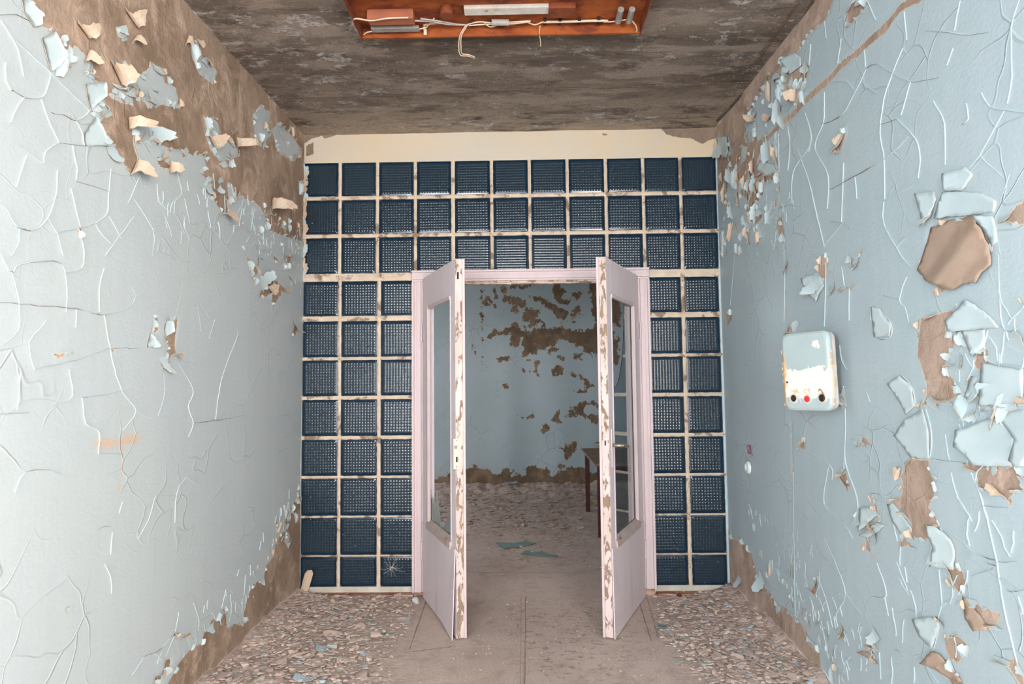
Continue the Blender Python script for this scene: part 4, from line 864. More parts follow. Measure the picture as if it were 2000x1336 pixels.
gi = 0
for side, vs, fs, mi, back, s in sheets:
    par = w_l if side == 'L' else w_r
    o_ = link('paint_sheet', mesh('paint_sheet', vs, fs, [M['flake_front'], M['sheet_back'] if back else M['flake_back']], mi), par)
    for p_ in o_.data.polygons: p_.use_smooth = len(p_.vertices) == 3
    if back: o_['label'] = 'hanging paint sheet showing its beige back'
for side, par in (('L', w_l), ('R', w_r)):
    fl_ = sorted(FL[side], key=lambda q: -q[0]); print('flakes', side, len(fl_), fl_[0][0], fl_[min(250, len(fl_) - 1)][0])
    for s, vs, fs, mi in fl_[:255]: link('paint_flake', mesh('paint_flake', vs, fs, FLM, mi), par)
    if len(fl_) > 255:
        m = MB()
        for s, vs, fs, mi in fl_[255:]: m.add(vs, fs, mi)
        o = link('small_paint_flakes', mesh('small_paint_flakes', m.v, m.f, FLM, m.m), par); o['kind'] = 'stuff'
# beige tongues of old paint overlapping the partition's left edge
rg = random.Random(88)
for k in range(17):
    z = rows[2][0] + (ZC - .25 - rows[2][0]) * k / 16
    vs, f_, mi_ = flake_geo(Vector((XL + .001, D - .004, z)), Vector((0.15, -1, 0)), Vector((1, 0, rg.uniform(-.3, .3))), rg.uniform(.015, .038), rg.uniform(.05, .09), rg.uniform(.3, .8), rng=rg, taper=.6, jag=.4)
    link('paint_flake', mesh('paint_flake', vs, f_, FLM if k % 4 == 0 else [M['flake_back'], M['flake_back']], mi_), wb)

# joints of the ceiling slabs and the floor: thin dark ribbons following the surface
M['floor_seam'] = simple_mat('floor_seam', srgb(128, 110, 98), srgb(150, 130, 118), 40, 0.9, 0.2)
def joint(name, pl, line, w_, mat, parent, floor=False):
    uv = on(pl, line); pts = smoothline([(a, b_, 0) for a, b_ in uv], max(3, int(30 / len(uv))), 0.0015); vs = []; fs = []
    for i, p in enumerate(pts):
        tg = (pts[min(i + 1, len(pts) - 1)] - pts[max(i - 1, 0)]).normalized(); sd2 = Vector((-tg.y, tg.x, 0)); ww = w_ * (0.6 + 0.7 * abs(noise.noise((p.x * 9, p.y * 9, w_ * 500))))
        for s in (-1, 1):
            q = p + sd2 * ww * s
            vs.append((q.x, q.y, float(floor_h(np.array([[q.x, q.y]]))[0]) + .0012) if floor else pl.P(q.x, q.y, 0.0085))
    for i in range(len(pts) - 1): fs.append((2 * i, 2 * i + 1, 2 * i + 3, 2 * i + 2))
    return link(name, mesh(name, vs, fs, mat), parent)
for l_, w_ in (([(500,190),(700,187),(1000,177),(1400,162),(1478,160)], .004), ([(1400,236),(1480,150),(1590,0)], .006), ([(1440,165),(1520,62),(1562,0)], .003)): joint('slab_joint', PL_C, l_, w_, M['seam'], ce)
for l_, w_ in (([(1027,1165),(1026,1250),(1024,1400)], .0028), ([(1018,1165),(1016,1400)], .0012), ([(1245,1165),(1272,1252)], .003), ([(1263,1165),(1286,1250)], .002), ([(836,1165),(800,1268)], .0025), ([(790,1275),(890,1262)], .002), ([(915,1118),(1170,1120)], .003)):
    joint('floor_joint', PL_G, l_, w_, M['floor_seam'], fl, True)

# ================================================================ DOOR FRAME
df = empty('trim_1', (0, D, 0)); prop(df, kind='structure')
XI0 = hit(827.5, 800, 1, D).x; XI1 = hit(1250, 800, 1, D).x; ZI1 = hit(1040, 547, 1, D).z
def prof_board(name, pts, closed, mat, parent, depth=0.05):
    m = MB(); m.add(pts, closed); return m.build(name, mat, parent)
def architrave(name, x0, x1, z0, z1, horiz, inner):
    """flat board with a stepped moulding on the outer half; local y relative to the partition face"""
    m = MB()
    if horiz:
        h = z1 - z0; steps = [(z0, z0 + h * .18, 0.020), (z0 + h * .18, z0 + h * .55, 0.030), (z0 + h * .55, z0 + h * .8, 0.024), (z0 + h * .8, z1, 0.036)]
        for a, b_, t_ in steps: m.box(x0, x1, -t_, 0.03, a, b_)
    else:
        w_ = x1 - x0; s_ = [(0, .2, 0.036), (.2, .45, 0.024), (.45, .82, 0.030), (.82, 1, 0.020)]
        for a, b_, t_ in s_:
            if inner > 0: m.box(x0 + w_ * a, x0 + w_ * b_, -t_, 0.03, z0, z1)
            else: m.box(x1 - w_ * b_, x1 - w_ * a, -t_, 0.03, z0, z1)
    return m.build(name, M['pink'], df, bevel=0.002)
architrave('jamb', XO0, XI0, 0.03, ZI1 - 0.0045, False, 1); architrave('jamb', XI1, XO1, 0.045, ZI1 - 0.0045, False, -1); architrave('head_board', XO0, XO1, ZI1 - 0.004, ZO1, True, 1)
# rebate lining of the opening, through the thickness of the partition
for x0, x1 in ((XI0 - 0.004, XI0 + 0.006), (XI1 - 0.006, XI1 + 0.004)):
    m = MB(); m.box(x0, x1, 0.0, TH + 0.02, 0.01, ZI1); m.build('rebate', M['pink_worn'], df)
m = MB(); m.box(XI0, XI1, 0.0, TH + 0.02, ZI1 - 0.012, ZI1); m.build('rebate', M['pink_worn'], df)
m = MB()       # ragged plaster left under the head
for i in range(46):
    x0 = XI0 + (XI1 - XI0) * i / 46; x1 = XI0 + (XI1 - XI0) * (i + 1) / 46; z = ZI1 - 0.018 - 0.010 * abs(noise.noise((x0 * 14, 3, 1))) - 0.003 * rnd(0, 1)
    m.box(x0, x1, 0.012, 0.05, z, ZI1 - 0.008)
o = m.build('ragged_plaster', M['grout'], df); 
for x0, x1, zt in ((XO0 + .01, XI0, 0.028), (XI1, XO1 - .01, 0.042)):
    m = MB(); m.box(x0, x1, -0.018, 0.04, -0.005, zt); m.build('plinth_block', M['brown_wood'], df, bevel=0.002)
# sill boards under the two glass piers
for i, (x0, x1) in enumerate(((XL + 0.09, XO0 + .01), (XO1, XR - 0.10))):
    t_ = empty('trim_%d' % (i + 2), ((x0 + x1) / 2, D - 0.03, 0)); prop(t_, kind='structure')
    m = MB(); hw = (x1 - x0) / 2; m.box(-hw, hw, -0.02, 0.04, -0.01, 0.022); m.build('sill_board', M['brown_wood'], t_, bevel=0.004)

# ================================================================ DOOR LEAVES
YF = 3.40; LT = 0.042; ZT = 2.085
def leaf(name, hx, fx_, side, panel_free_gap):
    """local x runs from hinge (0) to free edge (Lw); local y = 0 is the face turned to the corridor, +y into the thickness"""
    H = Vector((hx, D - 0.035, 0)); Fv = Vector((fx_, YF, 0)); dv = Fv - H; Lw = dv.length; ang = math.atan2(dv.y, dv.x)
    root = empty(name, H, ang); s = side          # side -1: left leaf (front face on its right-hand of travel), +1 right leaf
    root['kind'] = 'structure'
    # thickness direction: away from the face the camera sees
    def Y(a, b_):
        return (min(a * s, b_ * s), max(a * s, b_ * s))
    def bx(nm, x0, x1, y0, y1, z0, z1, mat, bev=0.002, par=root):
        m = MB(); ya, yb = Y(y0, y1); m.box(x0, x1, ya, yb, z0, z1); return m.build(nm, mat, par, bevel=bev)
    SW = 0.125; FW = 0.085; zb, zt = 0.515, 1.885
    bx('hinge_stile', 0, SW, 0, LT, 0.012, ZT, M['pink_grey'])
    bx('free_stile', Lw - FW, Lw, 0, LT, 0.012, ZT, M['pink_grey'])
    bx('top_rail', SW, Lw - FW, 0, LT, zt, ZT, M['pink_grey'])
    bx('middle_rail', SW, Lw - FW, 0.004, LT, zb - 0.06, zb, M['pink_grey'])
    bx('bottom_rail', SW, Lw - FW, 0.004, LT, 0.012, 0.16, M['pink_grey'])
    # thin facing sheet over the lower part
    m = MB(); y0, y1 = -0.006 * s, -0.001 * s; n_ = 8
    vs = []; 
    for i in range(n_ + 1):
        k = i / n_; x = 0.01 + (Lw - 0.014) * k; wob = panel_free_gap * max(0, k - .6) / .4
        for z in (0.006, 0.22, zb - 0.03): vs.append((x, y0 - s * wob * (1 - z / 0.5) ** 1.0, z))
    for i in range(n_ + 1):
        k = i / n_; x = 0.01 + (Lw - 0.014) * k; wob = panel_free_gap * max(0, k - .6) / .4
        for z in (0.006, 0.22, zb - 0.03): vs.append((x, y1 - s * wob * (1 - z / 0.5) ** 1.0, z))
    N = 3 * (n_ + 1); fs = []
    for i in range(n_):
        for j in range(2):
            a = i * 3 + j; fs += [(a, a + 3, a + 4, a + 1), (N + a, N + a + 1, N + a + 4, N + a + 3)]
        fs += [(i * 3, N + i * 3, N + i * 3 + 3, i * 3 + 3), (i * 3 + 2, i * 3 + 5, N + i * 3 + 5, N + i * 3 + 2)]
    fs += [(0, 1, N + 1, N), (1, 2, N + 2, N + 1), (n_ * 3, N + n_ * 3, N + n_ * 3 + 1, n_ * 3 + 1), (n_ * 3 + 1, N + n_ * 3 + 1, N + n_ * 3 + 2, n_ * 3 + 2)]
    m.add(vs, fs); m.build('facing_sheet', M['pink_grey'], root)
    # glazing beads, the lower one a broad sloping ledge
    bx('glazing_bead', SW, SW + 0.022, -0.010, 0.012, zb, zt, M['pink']); bx('glazing_bead', Lw - FW - 0.014, Lw - FW, -0.003, 0.012, zb, zt, M['pink_grey'])
    bx('glazing_bead', SW, Lw - FW, -0.008, 0.012, zt - 0.020, zt, M['pink'])
    m = MB(); x0, x1 = SW - 0.01, Lw - FW + 0.004
    ya = [(-0.016 * s, zb - 0.045), (-0.013 * s, zb - 0.012), (0.012 * s, zb + 0.012), (0.014 * s, zb - 0.045)]
    m.add([(x0, y, z) for y, z in ya] + [(x1, y, z) for y, z in ya], [(0, 1, 5, 4), (1, 2, 6, 5), (2, 3, 7, 6), (3, 0, 4, 7), (0, 3, 2, 1), (4, 5, 6, 7)]); m.build('sill_bead', M['ledge'], root, bevel=0.0015)
    # worn free edge and its cover strip on the far face
    bx('worn_edge', Lw - 0.001, Lw + 0.002, 0.001, LT - 0.001, 0.014, ZT - 0.002, M['pink_worn'], 0)
    bx('cover_strip', Lw - 0.045, Lw + 0.006, LT, LT + 0.014, 0.010, ZT + 0.002, M['pink'], 0.002)
    for z in (0.30, 1.72):
        m = MB(); m.cyl((-0.008, -0.010 * s, z - .055), (-0.008, -0.010 * s, z + .055), 0.008, 10); m.box(-0.004, 0.03, min(-.003 * s, 0), max(-.003 * s, 0), z - .05, z + .05)
        m.build('hinge', M['pink'], root)
    return root, Lw, zb, zt, SW, FW, bx
M['ledge'] = simple_mat('dirty_sill_bead', srgb(190, 174, 170), srgb(172, 154, 146), 16, 0.7, 0.3, c3=srgb(140, 116, 98), t3=(0.58, 0.64))
hxL = XI0 + 0.002; hxR = XI1 - 0.002
fxL = hit(890, 880, 1, YF).x; fxR = hit(1190.5, 880, 1, YF).x
d1, LwL, zb, zt, SW, FW, bxL = leaf('door_1', hxL, fxL, 1, 0.020)
d2, LwR, _, _, _, _, bxR = leaf('door_2', hxR, fxR, -1, 0.004)
print('leaf', LwL, LwR, hxL, fxL, hxR, fxR)
prop(d1, 'left pink door leaf standing open, its pane broken to shards', kind='structure'); prop(d2, 'right pink door leaf standing open, with lever handle and part of its pane', kind='structure')

def glass_poly(name, pts, root, s, y=0.016, th=0.003, label=None):
    m = MB(); n_ = len(pts); m.add([(x, (y) * s, z) for x, z in pts] + [(x, (y + th) * s, z) for x, z in pts], [tuple(range(n_)), tuple(range(n_, 2 * n_))[::-1]] + [(i, (i + 1) % n_, n_ + (i + 1) % n_, n_ + i) for i in range(n_)])
    o = m.build(name, M['pane'], root)
    if label: o['label'] = label
    return o
x0 = SW + 0.004; x1 = LwL - FW - 0.002
M['shard'] = glass_mat('dusty_glass_shard', (0.62, 0.70, 0.68, 1), 0.25, 0.6)
for pts in ([(x0, zb), (x0, zb + .20), (x0 + .012, zb + .145), (x0 + .03, zb + .15), (x0 + .06, zb)], [(x0 + .08, zb), (x0 + .10, zb + .10), (x0 + .135, zb + .215), (x0 + .165, zb + .16), (x0 + .225, zb + .03), (x0 + .24, zb)],
            [(x0 + .26, zb), (x0 + .275, zb + .045), (x0 + .285, zb)], [(x0 + .30, zb), (x0 + .35, zb + .07), (x1, zb + .20), (x1, zb)]):
    o = glass_poly('glass_shard', pts, d1, 1); o.data.materials[0] = M['shard']
x1 = LwR - FW - 0.002
Pn = [(x0, zb), (x1, zb), (x1, zb + .80), (x1 - .06, zb + .86), (x1 - .12, zb + .84), (x1 - .18, zb + .87), (x1 - .22, zb + .92), (x0 + .22, zb + 1.05), (x0 + .19, zb + 1.2), (x0 + .17, zt - .01), (x0, zt - .01)]
glass_poly('glass_pane', Pn, d2, -1, label='broken pane, its upper part missing')
m = MB(); m.tube([(x1 - .005, -0.012, zb + .85), (x1 - .06, -0.014, zb + .84)], .004); 

# lock hardware. left leaf: plate on the free edge; right leaf: forend plate and lever handles
def hw(root, nm, mat, boxes=(), cyls=(), par=None, bev=0.0):
    m = MB()
    for b_ in boxes: m.box(*b_)
    for c_ in cyls: m.cyl(*c_)
    return m.build(nm, mat, par or root, bevel=bev)
Lx = LwL + 0.002; zc = CAM_Z - (884 - 740) / F_PX * YF
lp = hw(d1, 'lock_plate', M['ivory_metal'], [(Lx, Lx + .003, -.014, .012, zc - .082, zc + .082)], bev=.0006)
hw(d1, 'latch', M['steel'], [(Lx + .003, Lx + .010, -.010, .006, zc + .028, zc + .046)], par=lp)
hw(d1, 'keeper_slot', M['dark'], [(Lx + .003, Lx + .0036, .000, .009, zc - .045, zc - .016)], par=lp)
for z_ in (zc + .072, zc - .070): hw(d1, 'screw', M['steel'], cyls=[((Lx + .003, .004, z_), (Lx + .0045, .004, z_), .004, 10)], par=lp)
m = MB(); m.tube(smoothline([(Lx + .004, .026, zc + .158), (Lx + .006, .008, zc + .150), (Lx + .006, .012, zc + .125), (Lx + .005, .024, zc + .11), (Lx + .005, .014, zc + .095), (Lx + .004, .006, zc + .085)], 5), .003, 6); m.build('paint_curl', M['flake_back'], d1)
hw(d1, 'bolt', M['dark'], [(Lx, Lx + .001, .012, .022, 1.97, 2.01)])
Rx = LwR + 0.002; zr = CAM_Z - (884 - 740) / F_PX * YF
fp = hw(d2, 'forend_plate', M['pink'], [(Rx, Rx + .0025, -.034, -.010, zr - .095, zr + .10)], bev=.0006)
hw(d2, 'keeper_slot', M['dark'], [(Rx + .0025, Rx + .003, -.026, -.018, zr + .038, zr + .064)], par=fp)
for z_ in (zr + .085, zr - .08): hw(d2, 'screw', M['steel'], cyls=[((Rx + .0025, -.022, z_), (Rx + .004, -.022, z_), .0035, 10)], par=fp)
hz = zr + .035
hp = hw(d2, 'handle_plate', M['pink_grey'], [(LwR - .062, LwR - .036, 0.0005, .004, hz - .12, hz + .09)], bev=.001)
m = MB(); m.cyl((LwR - .05, .002, hz), (LwR - .05, .062, hz), .0095, 14); m.tube(smoothline([(LwR - .05, .058, hz), (LwR - .075, .064, hz - .002), (LwR - .12, .062, hz - .010), (LwR - .165, .058, hz - .016)], 4), .0085, 10); m.build('lever_handle', M['steel'], d2, smooth=True)
m = MB(); m.cyl((LwR - .05, -LT, hz), (LwR - .05, -LT - .055, hz), .009, 14); m.tube(smoothline([(LwR - .05, -LT - .05, hz), (LwR - .09, -LT - .056, hz + .002), (LwR - .15, -LT - .052, hz)], 4), .0085, 10); m.build('lever_handle', M['steel'], d2, smooth=True)

# ================================================================ THINGS
# ---- control box on the right wall
bw, bh, bt = 0.225, 0.325, 0.055
bc = hit(1574, 725, 1, 2.60)
AB = math.radians(28)
box_root = empty('control_box', (bc.x, bc.y, bc.z), 0)
# local frame: X along the face (from far-left edge to near-right edge), -Y = outward normal
xd = Vector((math.sin(AB), -math.cos(AB), 0)); nd = Vector((-math.cos(AB), -math.sin(AB), 0))
box_root.matrix_world = Matrix(((xd.x, -nd.x, 0, bc.x), (xd.y, -nd.y, 0, bc.y), (0, 0, 1, bc.z), (0, 0, 0, 1))) @ Matrix.Rotation(math.radians(-1.5), 4, 'Y')
prop(box_root, 'rusted white and pale blue metal control box with three buttons on right wall', 'control box')
t = NT('chipped_box_enamel'); v = t.co()
n1 = t.noise(v, 26, 4, 0.6); sepn = t.n('ShaderNodeSeparateXYZ'); t.t.links.new(v, sepn.inputs[0]); X_, Z_ = sepn.outputs[0], sepn.outputs[2]
s1 = t.math('SUBTRACT', t.math('ADD', 0.012, t.math('MULTIPLY', t.math('SUBTRACT', n1, 0.5), 0.12)), Z_)
lowb = t.math('GREATER_THAN', t.math('ADD', Z_, t.math('MULTIPLY', n1, 0.05)), -0.088)
white = t.math('MULTIPLY', t.math('GREATER_THAN', s1, 0.0), lowb)
spot = t.math('LESS_THAN', t.math('ADD', t.math('POWER', t.math('ABSOLUTE', t.math('SUBTRACT', X_, 0.060)), 2.0), t.math('POWER', t.math('ABSOLUTE', t.math('SUBTRACT', Z_, 0.108)), 2.0)), t.math('MULTIPLY', t.math('MAXIMUM', t.math('SUBTRACT', t.noise(v, 60, 3, 0.7), 0.38), 0.0), 0.0022))
white = t.math('MAXIMUM', white, spot)
c = t.mix(white, t.mix(t.noise(v, 12, 3), srgb(150, 172, 178), srgb(168, 180, 178)), srgb(226, 220, 208))
edge_ = t.math('MAXIMUM', t.ramp(t.math('SUBTRACT', t.math('MULTIPLY', n1, 0.05), X_), 0.116, 0.128), t.ramp(t.math('ADD', X_, t.math('MULTIPLY', n1, 0.03)), 0.122, 0.130, 0, 0.5))
lft = t.ramp(Z_, 0.11, 0.05)
c = t.mix(t.ramp(t.noise(v, 55, 4, 0.7), 0.60, 0.68, 0, 0.35), c, srgb(196, 160, 116))
c = t.mix(t.math('MULTIPLY', t.math('MULTIPLY', edge_, lft), 0.9), c, t.mix(t.noise(v, 40, 4), srgb(232, 190, 130), srgb(206, 132, 76)))
M['box_enamel'] = t.fin(c, 0.45, t.bump(t.math('ADD', white, 0), 0.6, -0.001), 0.4)
def rounded(w, h, r, k=6):
    pts = []
    for cx_, cz_, a0 in ((w / 2 - r, h / 2 - r, 0), (-w / 2 + r, h / 2 - r, 90), (-w / 2 + r, -h / 2 + r, 180), (w / 2 - r, -h / 2 + r, 270)):
        for i in range(k + 1): a = math.radians(a0 + 90 * i / k); pts.append((cx_ + r * math.cos(a), cz_ + r * math.sin(a)))
    return pts
def loft(name, loops, mat, parent, smooth=True, cap=True):
    m = MB(); n_ = len(loops[0][0]); vs = []; fs = []
    for pts, y in loops: vs += [(a, y, b_) for a, b_ in pts]
    for l in range(len(loops) - 1):
        for k in range(n_): fs.append((l * n_ + k, l * n_ + (k + 1) % n_, (l + 1) * n_ + (k + 1) % n_, (l + 1) * n_ + k))
    fs.append(tuple(range(n_))); fs.append(tuple(range((len(loops) - 1) * n_, len(loops) * n_)))
    m.add(vs, fs); return m.build(name, mat, parent, smooth=smooth)
R0 = 0.034
o = loft('housing', [(rounded(bw, bh, R0), 0.040), (rounded(bw, bh, R0), 0.016)], M['white_oxide'], box_root, False)
o = loft('cover', [(rounded(bw + .006, bh + .006, R0), 0.017), (rounded(bw + .006, bh + .006, R0), 0.006), (rounded(bw, bh, R0 * .95), 0.0005), (rounded(bw - .016, bh - .016, R0 * .8), -0.004), (rounded(bw - .026, bh - .026, R0 * .7), -0.005)], M['box_enamel'], box_root, False)
for q in ((-.06, -.03, .040, .085, -.03, .03), (.05, .09, .040, .048, -.03, .03)): m = MB(); m.box(*q); m.build('mounting_bracket', M['rust_dark'], box_root)
for i, (x, z, mt, r_, nm) in enumerate(((-.062, -.113, 'dark', .015, 'push_button'), (.004, -.116, 'button_red', .014, 'push_button'), (.072, -.112, 'dark', .016, 'key_socket'))):
    m = MB(); n_ = 20
    for k in range(n_):
        a0, a1 = 2 * PI * k / n_, 2 * PI * (k + 1) / n_
        for (ra, ya), (rb, yb) in (((r_ * 1.4, -.005), (r_ * 1.25, -.010)), ((r_ * 1.25, -.010), (r_, -.010)), ((r_, -.010), (r_, -.002))):
            m.add([(x + ra * math.cos(a0), ya, z + ra * math.sin(a0)), (x + ra * math.cos(a1), ya, z + ra * math.sin(a1)), (x + rb * math.cos(a1), yb, z + rb * math.sin(a1)), (x + rb * math.cos(a0), yb, z + rb * math.sin(a0))], [(0, 1, 2, 3)])
    rg_ = m.build('collar', M['white_oxide'], box_root)
    m = MB(); m.cyl((x, -.004, z), (x, -.0065 if i != 1 else -.0095, z), r_ * .97, 18); p_ = m.build(nm, M[mt], box_root); 
    if i == 1: p_['label'] = 'red push button'
m = MB(); m.tube(smoothline([(.064, -.013, -.085), (.070, -.015, -.075), (.080, -.014, -.088), (.086, -.013, -.108), (.082, -.013, -.122)], 4), .0016, 6); m.build('key_loop', M['rust_dark'], box_root)
m = MB(); m.tube([(-.034, -.008, -.10), (-.030, -.009, -.12), (-.022, -.008, -.135)], .003); m.build('scraped_paint', M['flake_front'], box_root)
m = MB(); m.cyl((-.090, -.006, -.044), (-.090, -.0075, -.044), .0045, 10); m.build('rivet', M['dark'], box_root)
for k in range(13):
    z = rnd(-.15, .10); vs, f_, mi_ = flake_geo((-bw / 2 - .002 if k % 3 else bw / 2 + .002, .005, z), Vector((-1 if k % 3 else 1, -.3, 0)), Vector((0, 0, rnd(-1, 1) or .5)), rnd(.008, .016), rnd(.008, .014), rnd(.4, 1.4))
    link('paint_flake', mesh('paint_flake', vs, f_, [M['flake_front'], M['ivory_metal']], mi_), box_root)
def text(name, body, size, mat, parent=None, extrude=0.0004):
    cu = bpy.data.curves.new(name, 'FONT'); cu.body = body; cu.size = size; cu.extrude = extrude; cu.align_x = 'CENTER'; cu.align_y = 'CENTER'
    tmp = bpy.data.objects.new('tmp', cu); COL.objects.link(tmp); dg = bpy.context.evaluated_depsgraph_get(); dg.update()
    me = bpy.data.meshes.new_from_object(tmp.evaluated_get(dg)); bpy.data.objects.remove(tmp); bpy.data.curves.remove(cu)
    me.name = name; me.materials.clear(); me.materials.append(mat); return link(name, me, parent)
for x, s_ in ((-.055, 'ЧА'), (.004, 'СТ')):
    o = text('lettering', s_, .026, M['yellow_ink'], box_root, .0003); o.rotation_euler = (PI / 2, 0, 0); o.location = (x, -.0056, -.085)
# drips and flakes under the box belong to the wall

# ---- red stencil and plastic ring on the right wall
p = hit(1465, 880, 0, XR); o = text('stencil_mark', '120', .075, M['red_ink'], None, .0003); o.scale = (0.62, 1, 1)
o.rotation_euler = (PI / 2, 0, -PI / 2); o.location = (XR - .0045, p.y + .005, p.z + .004)
prop(o, 'small red stencilled number on the right wall below the control box', 'marking')
p2 = hit(1474, 884, 0, XR); o2 = text('small_digit', 'v', .045, M['red_ink'], o, .0003); o2.location = (.075, -.024, 0)
p = hit(1463, 913, 0, XR); m = MB(); n_ = 28; prof = [(.020, .000), (.020, .012), (.024, .016), (.031, .015), (.036, .009), (.038, .000)]
for k in range(n_):
    a0, a1 = 2 * PI * k / n_, 2 * PI * (k + 1) / n_
    for (ra, xa), (rb, xb) in zip(prof[:-1], prof[1:]):
        m.add([(-xa, ra * math.cos(a0), ra * math.sin(a0)), (-xa, ra * math.cos(a1), ra * math.sin(a1)), (-xb, rb * math.cos(a1), rb * math.sin(a1)), (-xb, rb * math.cos(a0), rb * math.sin(a0))], [(0, 1, 2, 3)])
ring = empty('wall_ring', (XR - .001, p.y, p.z)); prop(ring, 'white plastic ring fixed to the right wall under the red number', 'wall ring')
m.build('rim', M['ring'], ring, smooth=True); m = MB(); m.cyl((-.001, 0, 0), (-.005, 0, 0), .021, 20); m.build('core', M['ring'], ring)

# ---- rusty fluorescent fitting on the ceiling
lx0 = hit(697, 40, 2, ZC - .03).x; lx1 = hit(1254, 40, 2, ZC - .03).x; ly1 = hit(980, 47, 2, ZC - .002).y; ly0 = ly1 - 0.34
lamp = empty('ceiling_lamp', ((lx0 + lx1) / 2, (ly0 + ly1) / 2, ZC)); prop(lamp, 'rusty stripped fluorescent light fitting with loose wires on ceiling', 'ceiling lamp')
lw2 = (lx1 - lx0) / 2; ld = (ly1 - ly0) / 2
m = MB(); m.box(-lw2, lw2, -ld, ld, -.012, -.004); m.build('tray', M['rust'], lamp)
for s in (-1, 1):
    m = MB(); m.box(-lw2, lw2, s * ld - .002, s * ld + .002, -.062, -.004); m.box(-lw2, lw2, min(s * ld, s * (ld - .012)), max(s * ld, s * (ld - .012)), -.064, -.061); m.build('side_flange', M['rust'], lamp)
    m = MB(); m.box(s * lw2 - .002, s * lw2 + .002, -ld, ld + .006, -.070, -.004); m.build('end_plate', M['rust_dark'], lamp)
m = MB(); m.box(-lw2 + .06, -lw2 + .27, ld - .155, ld - .10, -.058, -.012); m.build('ballast', M['rust_flat'], lamp, bevel=.004)
m = MB(); m.box(-lw2 + .055, -lw2 + .28, ld - .062, ld - .03, -.050, -.034); m.build('lamp_holder_bar', M['bakelite'], lamp, bevel=.003)
m = MB(); m.cyl((-lw2 + .42, ld - .15, -.012), (-lw2 + .42, ld - .15, -.05), .030, 18); m.build('capacitor_can', M['rust_dark'], lamp)
m = MB(); m.box(-lw2 + .50, -lw2 + .90, ld - .17, ld - .12, -.030, -.012); m.build('reflector_strip', M['white_oxide'], lamp)
m = MB(); m.box(-lw2 + .88, -lw2 + 1.0, ld - .18, ld - .10, -.040, -.012); m.build('terminal_block', M['rust_dark'], lamp, bevel=.003)
for x in (lw2 - .115, lw2 - .065):
    m = MB(); m.cyl((x, ld - .16, -.040), (x, ld - .075, -.046), .014, 14); m.build('capacitor', M['bakelite'], lamp, smooth=False)
m = MB(); m.tube([(-lw2 + .62, ld - .07, -.035), (-lw2 + .70, ld - .068, -.036)], .014, 10); m.build('starter', M['bakelite'], lamp)
for x in (-lw2 + .52, -lw2 + .60, -lw2 + .86, -lw2 + .93, -lw2 + 1.02, -lw2 + 1.11):
    m = MB(); m.box(x, x + .014, ld - .065, ld - .025, -.028, -.010); m.build('wire_clip', M['dark'], lamp)
